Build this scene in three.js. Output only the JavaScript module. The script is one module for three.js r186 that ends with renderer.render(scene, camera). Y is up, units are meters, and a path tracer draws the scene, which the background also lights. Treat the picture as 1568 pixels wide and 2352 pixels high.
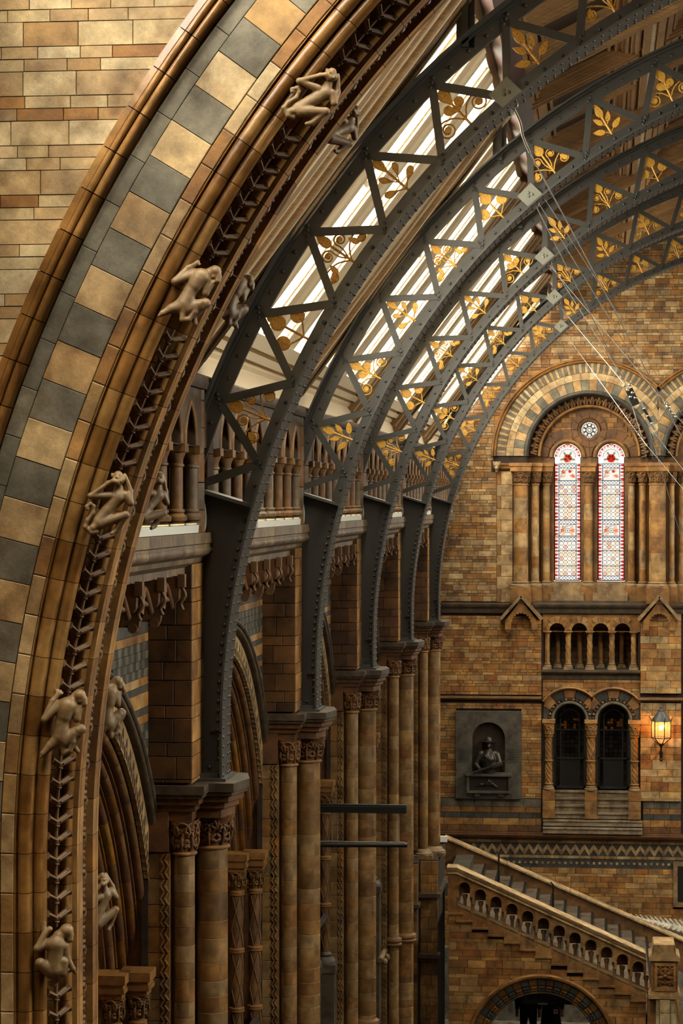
import * as THREE from 'three';
import { mergeGeometries, toCreasedNormals } from 'three/addons/utils/BufferGeometryUtils.js';
import { RectAreaLightUniformsLib } from 'three/addons/lights/RectAreaLightUniformsLib.js';

// ---------------------------------------------------------------- camera, sky, daylight, exposure
const FPX = 5477, PI = Math.PI, rad = (d) => d * PI / 180;
const scene = new THREE.Scene();
const camera = new THREE.PerspectiveCamera(2 * Math.atan(1176 / FPX) * 180 / PI, 1568 / 2352, 0.1, 300);
camera.position.set(0, 15, 0);
camera.rotation.order = 'YXZ';
camera.rotation.set(rad(-0.2704), rad(6.2456), 0);
const renderer = new THREE.WebGLRenderer({ antialias: true });
renderer.toneMapping = THREE.LinearToneMapping;
renderer.toneMappingExposure = 2.8;
renderer.shadowMap.enabled = true;
const SKY = new THREE.Color(1.0, 0.96, 0.9), DAY = new THREE.Color(1.0, 0.92, 0.79);
scene.background = SKY.clone().multiplyScalar(2.3);
RectAreaLightUniformsLib.init();
const DAYLIGHT = 12.5;          // the overcast sky as it stands in each roof light
// roof section (left slope): foot, pitch, length
const PITCH = rad(53), UX = Math.cos(PITCH), UY = Math.sin(PITCH), NX = -UY, NY = UX;
const FRONTUP = 1.4;           // the roof is higher in front of the monkey arch
const FOOT = [-3.54, 16.25], SLOPE = 4.15, HALLX = 3.9, BAY = 7;
const roofP = (t, n) => [FOOT[0] + UX * t + NX * n, FOOT[1] + UY * t + NY * n];
for (const side of [-1, 1]) for (let k = -2; k <= 4; k++) {
  const p = roofP(SLOPE / 2, 0.62), x = p[0], y = p[1] + (k < -1 ? FRONTUP : 0), D = 17.5 + BAY * (k + 1) - (side > 0 && k > -1 && k < 3 ? 1.8 : 0);
  if (side > 0 && k < -1) continue;
  const l = new THREE.RectAreaLight(DAY, DAYLIGHT, side > 0 && k > -1 && k < 3 ? 2.4 : 6.2, side < 0 ? 3.4 : k === -1 ? 3.0 : 1.8);
  l.position.set(side < 0 ? x : 2 * HALLX - x, y, -D);
  l.lookAt(side < 0 ? x - NX : 2 * HALLX - x + NX, y - NY, -D);
  scene.add(l);
}

for (const side of [-1]) for (const D of [11.2]) {   // glazed upper slopes in front of the monkey arch
  const c = Math.cos(rad(26)), s = Math.sin(rad(26)), x = 1.4, y = 22.0 + FRONTUP, l = new THREE.RectAreaLight(DAY, DAYLIGHT, 4.6, 4.2);
  l.position.set(side < 0 ? x : 2 * HALLX - x, y, -D); l.lookAt(side < 0 ? x + s : 2 * HALLX - x - s, y - c, -D); scene.add(l);
}

// ---------------------------------------------------------------- helpers
let seed = 7;
const rnd = () => { seed = (seed + 0x6D2B79F5) | 0; let t = Math.imul(seed ^ seed >>> 15, 1 | seed); t = t + Math.imul(t ^ t >>> 7, 61 | t) ^ t; return ((t ^ t >>> 14) >>> 0) / 4294967296; };
const rr = (a, b) => a + (b - a) * rnd(), pick = (a) => a[Math.floor(rnd() * a.length)];
const V = (x, y, z) => new THREE.Vector3(x, y, z);
const XP = V(1, 0, 0), YP = V(0, 1, 0), ZP = V(0, 0, 1);
// a point of the photograph at a known depth, turned into a place in the hall
const camQ = new THREE.Quaternion().setFromEuler(camera.rotation);
const at = (px, py, D) => { const d = V((px - 784) / FPX, -(py - 1176) / FPX, -1).applyQuaternion(camQ); return V(0, 15, 0).addScaledVector(d, -D / d.z); };
const taken = {};
const numbered = (n) => { const b = n.replace(/_\d{3}$/, ''); if (!(b in taken)) { taken[b] = 0; return b; } return b + '_' + String(++taken[b]).padStart(3, '0'); };
function thing(name, label, category, group, kind) {
  const g = new THREE.Group(); g.name = numbered(name); g.userData = { label, category };
  if (group) g.userData.group = group;
  if (kind) g.userData.kind = kind;
  scene.add(g); return g;
}
function uvMetres(g) {
  if (g.index) g = g.toNonIndexed();
  const p = g.attributes.position, n = p.count, uv = new Float32Array(n * 2);
  for (let i = 0; i < n; i += 3) {
    const ax = p.getX(i), ay = p.getY(i), az = p.getZ(i), bx = p.getX(i + 1) - ax, by = p.getY(i + 1) - ay, bz = p.getZ(i + 1) - az, cx = p.getX(i + 2) - ax, cy = p.getY(i + 2) - ay, cz = p.getZ(i + 2) - az;
    const nx = Math.abs(by * cz - bz * cy), ny = Math.abs(bz * cx - bx * cz), nz = Math.abs(bx * cy - by * cx);
    for (let j = i; j < i + 3; j++) {
      const x = p.getX(j), y = p.getY(j), z = p.getZ(j);
      if (nx >= ny && nx >= nz) { uv[2 * j] = z; uv[2 * j + 1] = y; } else if (ny >= nz) { uv[2 * j] = x; uv[2 * j + 1] = z; } else { uv[2 * j] = x; uv[2 * j + 1] = y; }
    }
  }
  g.setAttribute('uv', new THREE.BufferAttribute(uv, 2));
  for (const k of Object.keys(g.attributes)) if (!['position', 'normal', 'uv'].includes(k)) g.deleteAttribute(k);
  if (!g.attributes.normal) g.computeVertexNormals();
  return g;
}
const merge = (list) => { list = list.flat(9).map((g) => uvMetres(g)); return list.length === 1 ? list[0] : mergeGeometries(list); };
function mk(name, geo, mat, parent, extra) {
  const m = new THREE.Mesh(extra?.keep ? geo : Array.isArray(geo) ? merge(geo) : uvMetres(geo), mat);
  m.castShadow = m.receiveShadow = true;
  if (parent) { m.name = name; parent.add(m); } else { m.name = numbered(name); scene.add(m); }
  if (extra?.kind) m.userData.kind = extra.kind;
  if (extra?.label) m.userData.label = extra.label;
  return m;
}
function tag(m, label, category, group, kind) { m.userData.label = label; m.userData.category = category; if (group) m.userData.group = group; if (kind) m.userData.kind = kind; return m; }
const struct = (name, geo, mat, label) => tag(mk(name, geo, mat), label, name.split('_')[0], null, 'structure');
function copy(src, dz, label) {
  const c = src.clone(); c.name = numbered(src.name); c.position.z += dz; c.userData = { ...src.userData, label };
  c.traverse((o) => { if (o !== c) o.userData = { ...o.userData }; });
  scene.add(c); return c;
}
function geoOf(pos) { const g = new THREE.BufferGeometry(); g.setAttribute('position', new THREE.Float32BufferAttribute(pos, 3)); g.computeVertexNormals(); return g; }
function bx(x0, x1, y0, y1, z0, z1) { const g = new THREE.BoxGeometry(Math.abs(x1 - x0), Math.abs(y1 - y0), Math.abs(z1 - z0)); g.translate((x0 + x1) / 2, (y0 + y1) / 2, (z0 + z1) / 2); return g; }
// a block with a chamfered face: pts run round the (convex) face, nrm points out, d is its thickness
function pblk(pts, nrm, d, c = 0.004, back = false) {
  const n = pts.length, cen = V(0, 0, 0), pos = [];
  for (const p of pts) cen.addScaledVector(p, 1 / n);
  const outer = pts.map((p) => p.clone().addScaledVector(nrm, -c)), inner = pts.map((p) => { const v = cen.clone().sub(p); return p.clone().addScaledVector(v, Math.min(0.4, c * 1.4 / v.length())); }), rear = pts.map((p) => p.clone().addScaledVector(nrm, -d));
  const tri = (a, b, e) => pos.push(a.x, a.y, a.z, b.x, b.y, b.z, e.x, e.y, e.z);
  const ic = V(0, 0, 0); for (const p of inner) ic.addScaledVector(p, 1 / n);
  const rc = V(0, 0, 0); for (const p of rear) rc.addScaledVector(p, 1 / n);
  for (let i = 0; i < n; i++) {
    const j = (i + 1) % n;
    if (n === 4) { if (i === 0) { tri(inner[0], inner[1], inner[2]); tri(inner[0], inner[2], inner[3]); } } else tri(ic, inner[i], inner[j]);
    tri(inner[i], outer[i], outer[j]); tri(inner[i], outer[j], inner[j]);
    tri(outer[i], rear[i], rear[j]); tri(outer[i], rear[j], outer[j]);
    if (back) tri(rc, rear[j], rear[i]);
  }
  return geoOf(pos);
}
// closed (or open) section run along a path: fn(u, [a, b]) gives the place of section point [a, b] at u in 0..1
function sweep(sec, n, fn, { closed = true, caps = true, crease = 0.7, us = null } = {}) {
  const rows = [], pos = [];
  for (let i = 0; i <= n; i++) rows.push(sec.map((s) => fn(us ? us[i] : i / n, s)));
  const tri = (a, b, e) => pos.push(a.x, a.y, a.z, b.x, b.y, b.z, e.x, e.y, e.z), m = sec.length;
  for (let i = 0; i < n; i++) for (let j = 0; j < (closed ? m : m - 1); j++) { const k = (j + 1) % m; tri(rows[i][j], rows[i + 1][j], rows[i + 1][k]); tri(rows[i][j], rows[i + 1][k], rows[i][k]); }
  if (closed && caps) {
    const f = THREE.ShapeUtils.triangulateShape(sec.map((s) => new THREE.Vector2(s[0], s[1])), []);
    for (const row of [rows[0], rows[n]]) for (const [a, b, e] of f) tri(row[a], row[b], row[e]);
  }
  return toCreasedNormals(geoOf(pos), crease);
}
const arcPts = (cx, cy, r, a0, a1, n) => Array.from({ length: n + 1 }, (_, i) => { const a = a0 + (a1 - a0) * i / n; return [cx + r * Math.cos(a), cy + r * Math.sin(a)]; });
const straight = (sec, fn) => sweep(sec, 1, fn);
function cyl(a, b, r0, r1 = r0, seg = 10) {
  const d = b.clone().sub(a), g = new THREE.CylinderGeometry(r1, r0, d.length(), seg, 1);
  g.applyQuaternion(new THREE.Quaternion().setFromUnitVectors(YP, d.clone().normalize())); g.translate((a.x + b.x) / 2, (a.y + b.y) / 2, (a.z + b.z) / 2); return g;
}
function tube(pts, r, n = 16, seg = 6, closed = false) { return new THREE.TubeGeometry(new THREE.CatmullRomCurve3(pts, closed), n, r, seg, closed); }
function ball(p, r, sy = 1, w = 10, h = 7) { const g = new THREE.SphereGeometry(r, w, h); g.scale(1, sy, 1); g.translate(p.x, p.y, p.z); return g; }
function lathe(prof, x, y, z, seg = 18) { const g = toCreasedNormals(new THREE.LatheGeometry(prof.map(([r, h]) => new THREE.Vector2(r, h)), seg), 0.7); g.translate(x, y, z); return g; }
function ext(shape, depth, bevel = 0, cs = 6) { return new THREE.ExtrudeGeometry(shape, { depth, bevelEnabled: bevel > 0, bevelThickness: bevel, bevelSize: bevel, bevelSegments: 1, curveSegments: cs }); }
const shapeOf = (pts) => new THREE.Shape(pts.map(([x, y]) => new THREE.Vector2(x, y)));
// smooth figure from tapered bones [x,y,z,r, x,y,z,r]: blended distance field meshed with surface nets
function blob(bones, cell, k) {
  const lo = [1e9, 1e9, 1e9], hi = [-1e9, -1e9, -1e9];
  for (const b of bones) for (let i = 0; i < 3; i++) { lo[i] = Math.min(lo[i], b[i] - b[3], b[4 + i] - b[7]); hi[i] = Math.max(hi[i], b[i] + b[3], b[4 + i] + b[7]); }
  const pad = cell * 3, n = lo.map((l, i) => Math.ceil((hi[i] - l + 2 * pad) / cell) + 1), [nx, ny, nz] = n, F = new Float32Array(nx * ny * nz);
  const pre = bones.map((b) => { const dx = b[4] - b[0], dy = b[5] - b[1], dz = b[6] - b[2]; return [...b, dx, dy, dz, dx * dx + dy * dy + dz * dz || 1e-9]; });
  let q = 0;
  for (let kz = 0; kz < nz; kz++) for (let jy = 0; jy < ny; jy++) for (let ix = 0; ix < nx; ix++, q++) {
    const x = lo[0] - pad + ix * cell, y = lo[1] - pad + jy * cell, z = lo[2] - pad + kz * cell; let d = 1e3;
    for (const b of pre) {
      const px = x - b[0], py = y - b[1], pz = z - b[2]; let t = (px * b[8] + py * b[9] + pz * b[10]) / b[11]; t = t < 0 ? 0 : t > 1 ? 1 : t;
      const ex = px - b[8] * t, ey = py - b[9] * t, ez = pz - b[10] * t, e = Math.sqrt(ex * ex + ey * ey + ez * ez) - b[3] - (b[7] - b[3]) * t;
      if (e - d < k) { if (d - e > k) d = e; else { const h = 0.5 + 0.5 * (d - e) / k; d = d + (e - d) * h - k * h * (1 - h); } }
    }
    F[q] = d;
  }
  const id = new Int32Array(nx * ny * nz).fill(-1), vp = [], sy = nx, sz = nx * ny, idx = [];
  for (let kz = 0; kz < nz - 1; kz++) for (let jy = 0; jy < ny - 1; jy++) for (let ix = 0; ix < nx - 1; ix++) {
    const c = ix + jy * sy + kz * sz; let m = 0, sx = 0, s_y = 0, s_z = 0, cnt = 0;
    const v = [F[c], F[c + 1], F[c + sy], F[c + sy + 1], F[c + sz], F[c + sz + 1], F[c + sz + sy], F[c + sz + sy + 1]];
    for (let i = 0; i < 8; i++) if (v[i] < 0) m |= 1 << i;
    if (m === 0 || m === 255) continue;
    for (const [a, b] of EDGES) if ((v[a] < 0) !== (v[b] < 0)) { const t = v[a] / (v[a] - v[b]); sx += (a & 1) + t * ((b & 1) - (a & 1)); s_y += ((a >> 1) & 1) + t * (((b >> 1) & 1) - ((a >> 1) & 1)); s_z += (a >> 2) + t * ((b >> 2) - (a >> 2)); cnt++; }
    id[c] = vp.length / 3; vp.push(lo[0] - pad + (ix + sx / cnt) * cell, lo[1] - pad + (jy + s_y / cnt) * cell, lo[2] - pad + (kz + s_z / cnt) * cell);
  }
  for (let kz = 1; kz < nz - 1; kz++) for (let jy = 1; jy < ny - 1; jy++) for (let ix = 1; ix < nx - 1; ix++) {
    const c = ix + jy * sy + kz * sz;
    for (const [st, o1, o2] of [[1, sy, sz], [sy, sz, 1], [sz, 1, sy]]) {
      const a = F[c] < 0, b = F[c + st] < 0; if (a === b) continue;
      const q0 = id[c - o1 - o2], q1 = id[c - o2], q2 = id[c], q3 = id[c - o1]; if (q0 < 0 || q1 < 0 || q2 < 0 || q3 < 0) continue;
      if (a) idx.push(q0, q1, q2, q0, q2, q3); else idx.push(q0, q2, q1, q0, q3, q2);
    }
  }
  const g = new THREE.BufferGeometry(); g.setAttribute('position', new THREE.Float32BufferAttribute(vp, 3)); g.setIndex(idx); g.computeVertexNormals(); return g;
}
const EDGES = [[0, 1], [2, 3], [4, 5], [6, 7], [0, 2], [1, 3], [4, 6], [5, 7], [0, 4], [1, 5], [2, 6], [3, 7]];
// courses of blocks: rows of [y0, y1, palette]; gaps(y0, y1) lists [a, b] spans to leave free; put(x0, x1, y0, y1, row) takes each block
function lay(x0, x1, rows, len, gaps, put, minw = 0.06) {
  for (const row of rows) {
    const [y0, y1] = row; let free = [[x0, x1]];
    for (const [a, b] of gaps(y0, y1)) free = free.flatMap(([p, q]) => b <= p || a >= q ? [[p, q]] : [[p, a], [b, q]].filter(([s, e]) => e - s > 0.02));
    for (const [p, q] of free) {
      const [l0, l1] = len(y1 - y0, row); let x = p, first = true;
      while (x < q - 1e-6) { let w = rr(l0, l1); if (first) { w *= rr(0.35, 1); first = false; } if (q - x - w < minw * 1.6) w = q - x; put(x, x + w, y0, y1, row); x += w; }
    }
  }
}
function rowsOf(y0, y1, pat) { const out = []; let y = y1, i = 0; while (y > y0 + 0.01) { const h = Math.min(pat[i++ % pat.length], y - y0); out.push([y - h, y]); y -= h; } return out; }
// the 300 blocks that show largest stay single parts; the others become one part
function parts300(list, name, parent, limit = 300) {
  list.sort((a, b) => b.size - a.size);
  const rest = new Map();
  list.forEach((e, i) => { if (i < limit) mk(name, e.geo, e.mat, parent); else { if (!rest.has(e.mat)) rest.set(e.mat, []); rest.get(e.mat).push(e.geo); } });
  for (const [mat, gs] of rest) mk(name + '_field', gs, mat, parent, { kind: 'stuff' });
}

// ---------------------------------------------------------------- materials
function noiseField(N, cells, sd) {
  let s = sd; const R = () => { s = (s * 1664525 + 1013904223) >>> 0; return s / 4294967296; };
  const g = Float32Array.from({ length: cells * cells }, R), out = new Float32Array(N * N), f = (t) => t * t * (3 - 2 * t);
  for (let j = 0; j < N; j++) for (let i = 0; i < N; i++) { const x = i / N * cells, y = j / N * cells, xi = Math.floor(x), yi = Math.floor(y), u = f(x - xi), v = f(y - yi), a = xi % cells, b = (xi + 1) % cells, c = (yi % cells) * cells, d = ((yi + 1) % cells) * cells; out[j * N + i] = (g[c + a] * (1 - u) + g[c + b] * u) * (1 - v) + (g[d + a] * (1 - u) + g[d + b] * u) * v; }
  return out;
}
function fbm(N, list, sd) { const o = new Float32Array(N * N); let tot = 0; list.forEach(([c, w], i) => { const n = noiseField(N, c, sd + i * 77); for (let k = 0; k < o.length; k++) o[k] += n[k] * w; tot += w; }); for (let k = 0; k < o.length; k++) o[k] /= tot; return o; }
function texOf(N, fn, srgb, rep = 1) {
  const d = new Uint8Array(N * N * 4);
  for (let i = 0; i < N * N; i++) { const c = fn(i); d[4 * i] = c[0] * 255; d[4 * i + 1] = c[1] * 255; d[4 * i + 2] = c[2] * 255; d[4 * i + 3] = 255; }
  const t = new THREE.DataTexture(d, N, N); t.wrapS = t.wrapT = THREE.RepeatWrapping; t.magFilter = THREE.LinearFilter; t.minFilter = THREE.LinearMipmapLinearFilter; t.generateMipmaps = true; if (srgb) t.colorSpace = THREE.SRGBColorSpace; t.repeat.set(rep, rep); t.needsUpdate = true; return t;
}
const cl = (x) => Math.max(0, Math.min(1, x));
const big = fbm(512, [[5, 1], [11, 0.9], [23, 0.6], [60, 0.4], [150, 0.35]], 3), mid = fbm(512, [[9, 1], [31, 0.8], [90, 0.6], [200, 0.5]], 91), blot = fbm(512, [[7, 1], [19, 0.7]], 40);
const stoneMap = texOf(512, (i) => { const v = cl(0.60 + 0.62 * (big[i] - 0.32)), st = cl((blot[i] - 0.52) * 3) * 0.24, w = v - st * 0.6; return [cl(w + 0.06), cl(w + 0.03 - st * 0.12), cl(w - 0.02 - st * 0.25)]; }, true, 0.85);
const stoneBump = texOf(512, (i) => { const v = cl(mid[i]); return [v, v, v]; }, false, 2.1);
const grainBump = texOf(512, (i) => { const v = cl(big[i]); return [v, v, v]; }, false, 3.3);
function stone(hex, rough = 0.62, bump = 0.0016) { return new THREE.MeshStandardMaterial({ color: hex, map: stoneMap, bumpMap: stoneBump, bumpScale: bump, roughness: rough }); }
const plain = (hex, rough = 0.6, metal = 0, extra = {}) => new THREE.MeshStandardMaterial({ color: hex, roughness: rough, metalness: metal, ...extra });
const TAN = ['#d8ba8a', '#caa672', '#e0c79c', '#bd965e', '#d2b282', '#b8976a', '#c8a97c'].map((c) => stone(c));
const TAND = ['#b98745', '#ad7a39', '#c39352', '#9e6f33', '#ac814a'].map((c) => stone(c));
const UMB = ['#82572a', '#724a22', '#8c6434', '#7b5628'].map((c) => stone(c));
const PALE = ['#e4cfa6', '#dcc598', '#e8d6b2'].map((c) => stone(c));
const GREY = ['#7f796b', '#757062', '#878070', '#79725f'].map((c) => stone(c, 0.7));
const SLATE = ['#4f4d48', '#474541', '#57534b'].map((c) => stone(c, 0.7));
const GLAZE = ['#a97c46', '#9b6e3a', '#b58a53', '#8f6533'].map((c) => stone(c, 0.3, 0.0006));
const BRK = ['#c9904c', '#ba7f3c', '#d3a05c', '#a86e30', '#dab06f', '#b58648', '#c49a5e'].map((c) => stone(c)), FAWN = stone('#b3a187', 0.6);
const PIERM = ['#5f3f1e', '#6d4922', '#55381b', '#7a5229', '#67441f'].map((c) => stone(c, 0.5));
const OCHRE = ['#9a6a24', '#86581d', '#74501f', '#96702f'].map((c) => stone(c, 0.42));
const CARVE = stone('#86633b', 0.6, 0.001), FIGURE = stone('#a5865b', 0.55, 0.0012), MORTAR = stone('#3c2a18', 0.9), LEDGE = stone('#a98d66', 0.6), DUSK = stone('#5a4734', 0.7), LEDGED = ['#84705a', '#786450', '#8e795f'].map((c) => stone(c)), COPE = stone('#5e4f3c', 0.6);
const IRON = new THREE.MeshStandardMaterial({ color: '#37342f', roughness: 0.42, bumpMap: grainBump, bumpScale: 0.0008 });
const ZINC = new THREE.MeshStandardMaterial({ color: '#737164', roughness: 0.55, metalness: 0.35, bumpMap: grainBump, bumpScale: 0.0006 });
const GOLD = new THREE.MeshStandardMaterial({ color: '#e8b043', roughness: 0.42, metalness: 0.15, map: texOf(256, (() => { const f = fbm(256, [[12, 1], [40, 0.8], [100, 0.6]], 12); return (i) => { const s = f[i] < 0.33 ? 0.72 : 1, v = s * cl(0.82 + 0.3 * (f[i] - 0.4)); return [v, v * 0.98, v * 0.92]; }; })(), true, 6), bumpMap: grainBump, bumpScale: 0.0015 });
const CREAM = new THREE.MeshStandardMaterial({ color: '#dcc7a5', roughness: 0.6, bumpMap: grainBump, bumpScale: 0.0005 });
const woodF = fbm(512, [[4, 1], [9, 0.7]], 5), woodG = fbm(512, [[3, 0.6], [120, 1]], 15);
const woodMap = texOf(512, (i) => { const x = i % 512, y = Math.floor(i / 512), v = cl(0.78 + 0.35 * (woodG[(y * 512 + Math.floor(x / 12))] - 0.5) + 0.12 * (woodF[i] - 0.5)); return [v, v * 0.97, v * 0.93]; }, true, 1.0);
const WOOD = new THREE.MeshStandardMaterial({ color: '#c9a070', roughness: 0.42, map: woodMap }), WOODD = new THREE.MeshStandardMaterial({ color: '#3f2a17', roughness: 0.55, map: woodMap }), REDWOOD = new THREE.MeshStandardMaterial({ color: '#43190f', roughness: 0.6, map: woodMap });
const GLASS = new THREE.MeshPhysicalMaterial({ color: '#eef6f6', roughness: 0, transmission: 1, thickness: 0, ior: 1.45 });
const STEEL = plain('#b9b4a8', 0.32, 0.85), BLACK = plain('#14120f', 0.45), WHITE = plain('#e9e5da', 0.5), BRONZE = plain('#3a342c', 0.38, 0.5), SLAB = stone('#625d54', 0.6);
// ---------------------------------------------------------------- the shell of the hall
const ENDD = 56.3, BACKD = -22;
struct('floor', bx(-6, 14, -0.3, 0, -60, -BACKD), stone('#3a3129', 0.4), 'stone floor of the hall far below the arches');
struct('wall_right', [bx(11.7, 12.1, 0, 17, -60, -BACKD), bx(11.7, 12.1, 17, 17 + FRONTUP, -14, -BACKD)], PIERM[0], 'brown terracotta side wall facing the trusses');
struct('wall_back', bx(-6, 14, 0, 27, -BACKD, -BACKD + 0.4), TAND[4], 'plain brown wall closing the hall opposite the stained glass');
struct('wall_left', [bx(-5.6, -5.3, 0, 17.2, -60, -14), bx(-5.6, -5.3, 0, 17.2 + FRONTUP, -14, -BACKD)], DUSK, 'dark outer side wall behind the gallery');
struct('wall_front', bx(-4.3, -4.1, 0, 16.1 + FRONTUP, -12.7, -BACKD), TAN[3], 'tan side wall in front of the monkey arch');
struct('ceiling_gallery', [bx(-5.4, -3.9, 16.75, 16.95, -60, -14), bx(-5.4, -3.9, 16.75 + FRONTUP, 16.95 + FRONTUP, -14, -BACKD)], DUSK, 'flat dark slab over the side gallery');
// upper ceiling slopes, ridge
const CEIL0 = roofP(SLOPE, 0.40), RIDGEY = CEIL0[1] + (HALLX - CEIL0[0]) * Math.tan(rad(26)), CA = rad(26);
const ceilP = (s, n) => [CEIL0[0] + Math.cos(CA) * s - Math.sin(CA) * n, CEIL0[1] + Math.sin(CA) * s + Math.cos(CA) * n];
const CEILL = (HALLX - CEIL0[0]) / Math.cos(CA);
const ceiling = thing('ceiling', 'dark timber ceiling of moulded panels above the trusses', 'ceiling', null, 'structure');
for (const sd of [-1, 1]) {
  const mir = (p) => sd < 0 ? p : [2 * HALLX - p[0], p[1]];
  const sec = [[-0.1, 0.12], [CEILL, 0.12], [CEILL, 0.4], [-0.1, 0.4]];
  mk('boarding', straight(sec, (u, [s, n]) => { const p = mir(ceilP(s, n)); return V(p[0], p[1], u ? -60 : -14); }), WOODD, ceiling);
  mk('boarding', straight(sec, (u, [s, n]) => { const p = mir(ceilP(s, n)); return V(p[0], p[1] + FRONTUP, u ? -8.7 : -BACKD); }), WOODD, ceiling);
  mk('boarding', straight([[-0.1, 0.12], [0.7, 0.12], [0.7, 0.4], [-0.1, 0.4]], (u, [s, n]) => { const p = mir(ceilP(s, n)); return V(p[0], p[1] + FRONTUP, u ? -14 : -8.7); }), WOODD, ceiling);
  if (sd > 0) { mk('boarding', straight([[0.7, 0.12], [CEILL, 0.12], [CEILL, 0.4], [0.7, 0.4]], (u, [s, n]) => { const p = mir(ceilP(s, n)); return V(p[0], p[1] + FRONTUP, u ? -14 : -8.7); }), WOODD, ceiling); continue; }
  for (let i = 0; i < 4; i++) mk('glazing_bar', straight([[0.7, 0.1], [CEILL, 0.1], [CEILL, 0.3], [0.7, 0.3]], (u, [s, n]) => { const p = mir(ceilP(s, n)); return V(p[0], p[1] + FRONTUP, -(8.7 + i * 1.6 + (u ? 0.16 : 0))); }), CREAM, ceiling);
  for (let i = 0; i < 3; i++) { const P = (s, d) => { const p = mir(ceilP(s, 0.2)); return V(p[0], p[1] + FRONTUP, -d); }, d0 = 8.86 + i * 1.6, d1 = d0 + 1.44; mk('pane', geoOf([P(0.7, d0), P(CEILL, d0), P(CEILL, d1), P(0.7, d0), P(CEILL, d1), P(0.7, d1)].flatMap((v) => [v.x, v.y, v.z])), GLASS, ceiling); }
}
mk('front_boarding', [-1, 1].map((sd) => straight([[-0.2, 0.2], [SLOPE + 0.3, 0.2], [SLOPE + 0.3, 0.45], [-0.2, 0.45]], (u, [s, n]) => { const p = roofP(s, n); return V(sd < 0 ? p[0] : 2 * HALLX - p[0], p[1] + FRONTUP, u ? (sd < 0 ? -7.2 : -14) : -BACKD); })), WOODD, ceiling);
mk('eaves_lining', [bx(11.6, 12.1, 16.75, 16.95, -60, -14), bx(11.6, 12.1, 16.75 + FRONTUP, 16.95 + FRONTUP, -14, -BACKD)], DUSK, ceiling);
mk('eaves_lining', [straight([[-3.93, 16.05], [-3.7, 16.05], [-3.86, 16.62], [-3.98, 16.8]], (u, [x, y]) => V(2 * HALLX - x, y, u ? -60 : -14)), straight([[-3.93, 16.05], [-3.7, 16.05], [-3.86, 16.62], [-3.98, 16.8]], (u, [x, y]) => V(2 * HALLX - x, y + FRONTUP, u ? -14 : -BACKD))], CREAM, ceiling);
// panelled underside: frames between the beams, a toothed band along the purlin line
const bandS = [0.15, 2.05, 3.95];
{
  const cell = (s0, s1, d0, d1, n, w, m) => [[s0, s1, d0, d0 + w], [s0, s1, d1 - w, d1], [s0, s0 + w, d0 + w, d1 - w], [s1 - w, s1, d0 + w, d1 - w]].map(([a, b, c, d]) => straight([[a, n], [b, n], [b, 0.12], [a, 0.12]], (u, [s, k]) => { const p = ceilP(s, k); return V(p[0], p[1], -(u ? d : c)); }));
  for (let k = 0; k <= 5; k++) {
    const D0 = 14 + BAY * k + 0.2;
    for (let r = 0; r < 3; r++) for (let c = 0; c < 3; c++) {
      const s0 = bandS[r] + 0.28, s1 = (r < 2 ? bandS[r + 1] : CEILL) - 0.02, d0 = D0 + c * 2.2 + 0.06, d1 = d0 + 2.08;
      mk('panel_frame', [cell(s0, s1, d0, d1, -0.02, 0.13), cell(s0 + 0.13, s1 - 0.13, d0 + 0.13, d1 - 0.13, 0.03, 0.1), cell(s0 + 0.23, s1 - 0.23, d0 + 0.23, d1 - 0.23, 0.07, 0.08), cell(s0 + 0.04, s1 - 0.04, d0 + 0.04, d1 - 0.04, -0.05, 0.04), cell(s0 + 0.16, s1 - 0.16, d0 + 0.16, d1 - 0.16, 0.0, 0.035), cell(s0 + 0.36, s1 - 0.36, d0 + 0.36, d1 - 0.36, 0.09, 0.04)].flat(), WOOD, ceiling);
    }
  }
  bandS.forEach((s, i) => {
    mk('purlin_band', straight([[s, -0.07], [s + 0.09, -0.07], [s + 0.09, -0.03], [s + 0.19, -0.03], [s + 0.19, -0.07], [s + 0.28, -0.07], [s + 0.28, 0.14], [s, 0.14]], (u, [a, n]) => { const p = ceilP(a, n); return V(p[0], p[1], u ? -ENDD : -14); }), i ? WOOD : REDWOOD, ceiling);
    if (i) { const teeth = []; for (let d = 14.2; d < 56; d += 0.16) { const a = ceilP(s + 0.09, -0.035), b = ceilP(s + 0.19, -0.035), e = ceilP(s + 0.14, -0.06); teeth.push(pblk([V(a[0], a[1], -d), V(b[0], b[1], -d - 0.0), V(e[0], e[1], -d - 0.1)], V(0.4, -0.9, 0).normalize(), 0.03, 0.002)); } mk('dentil_row', teeth, CREAM, ceiling, { kind: 'stuff' }); }
  });
}
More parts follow.
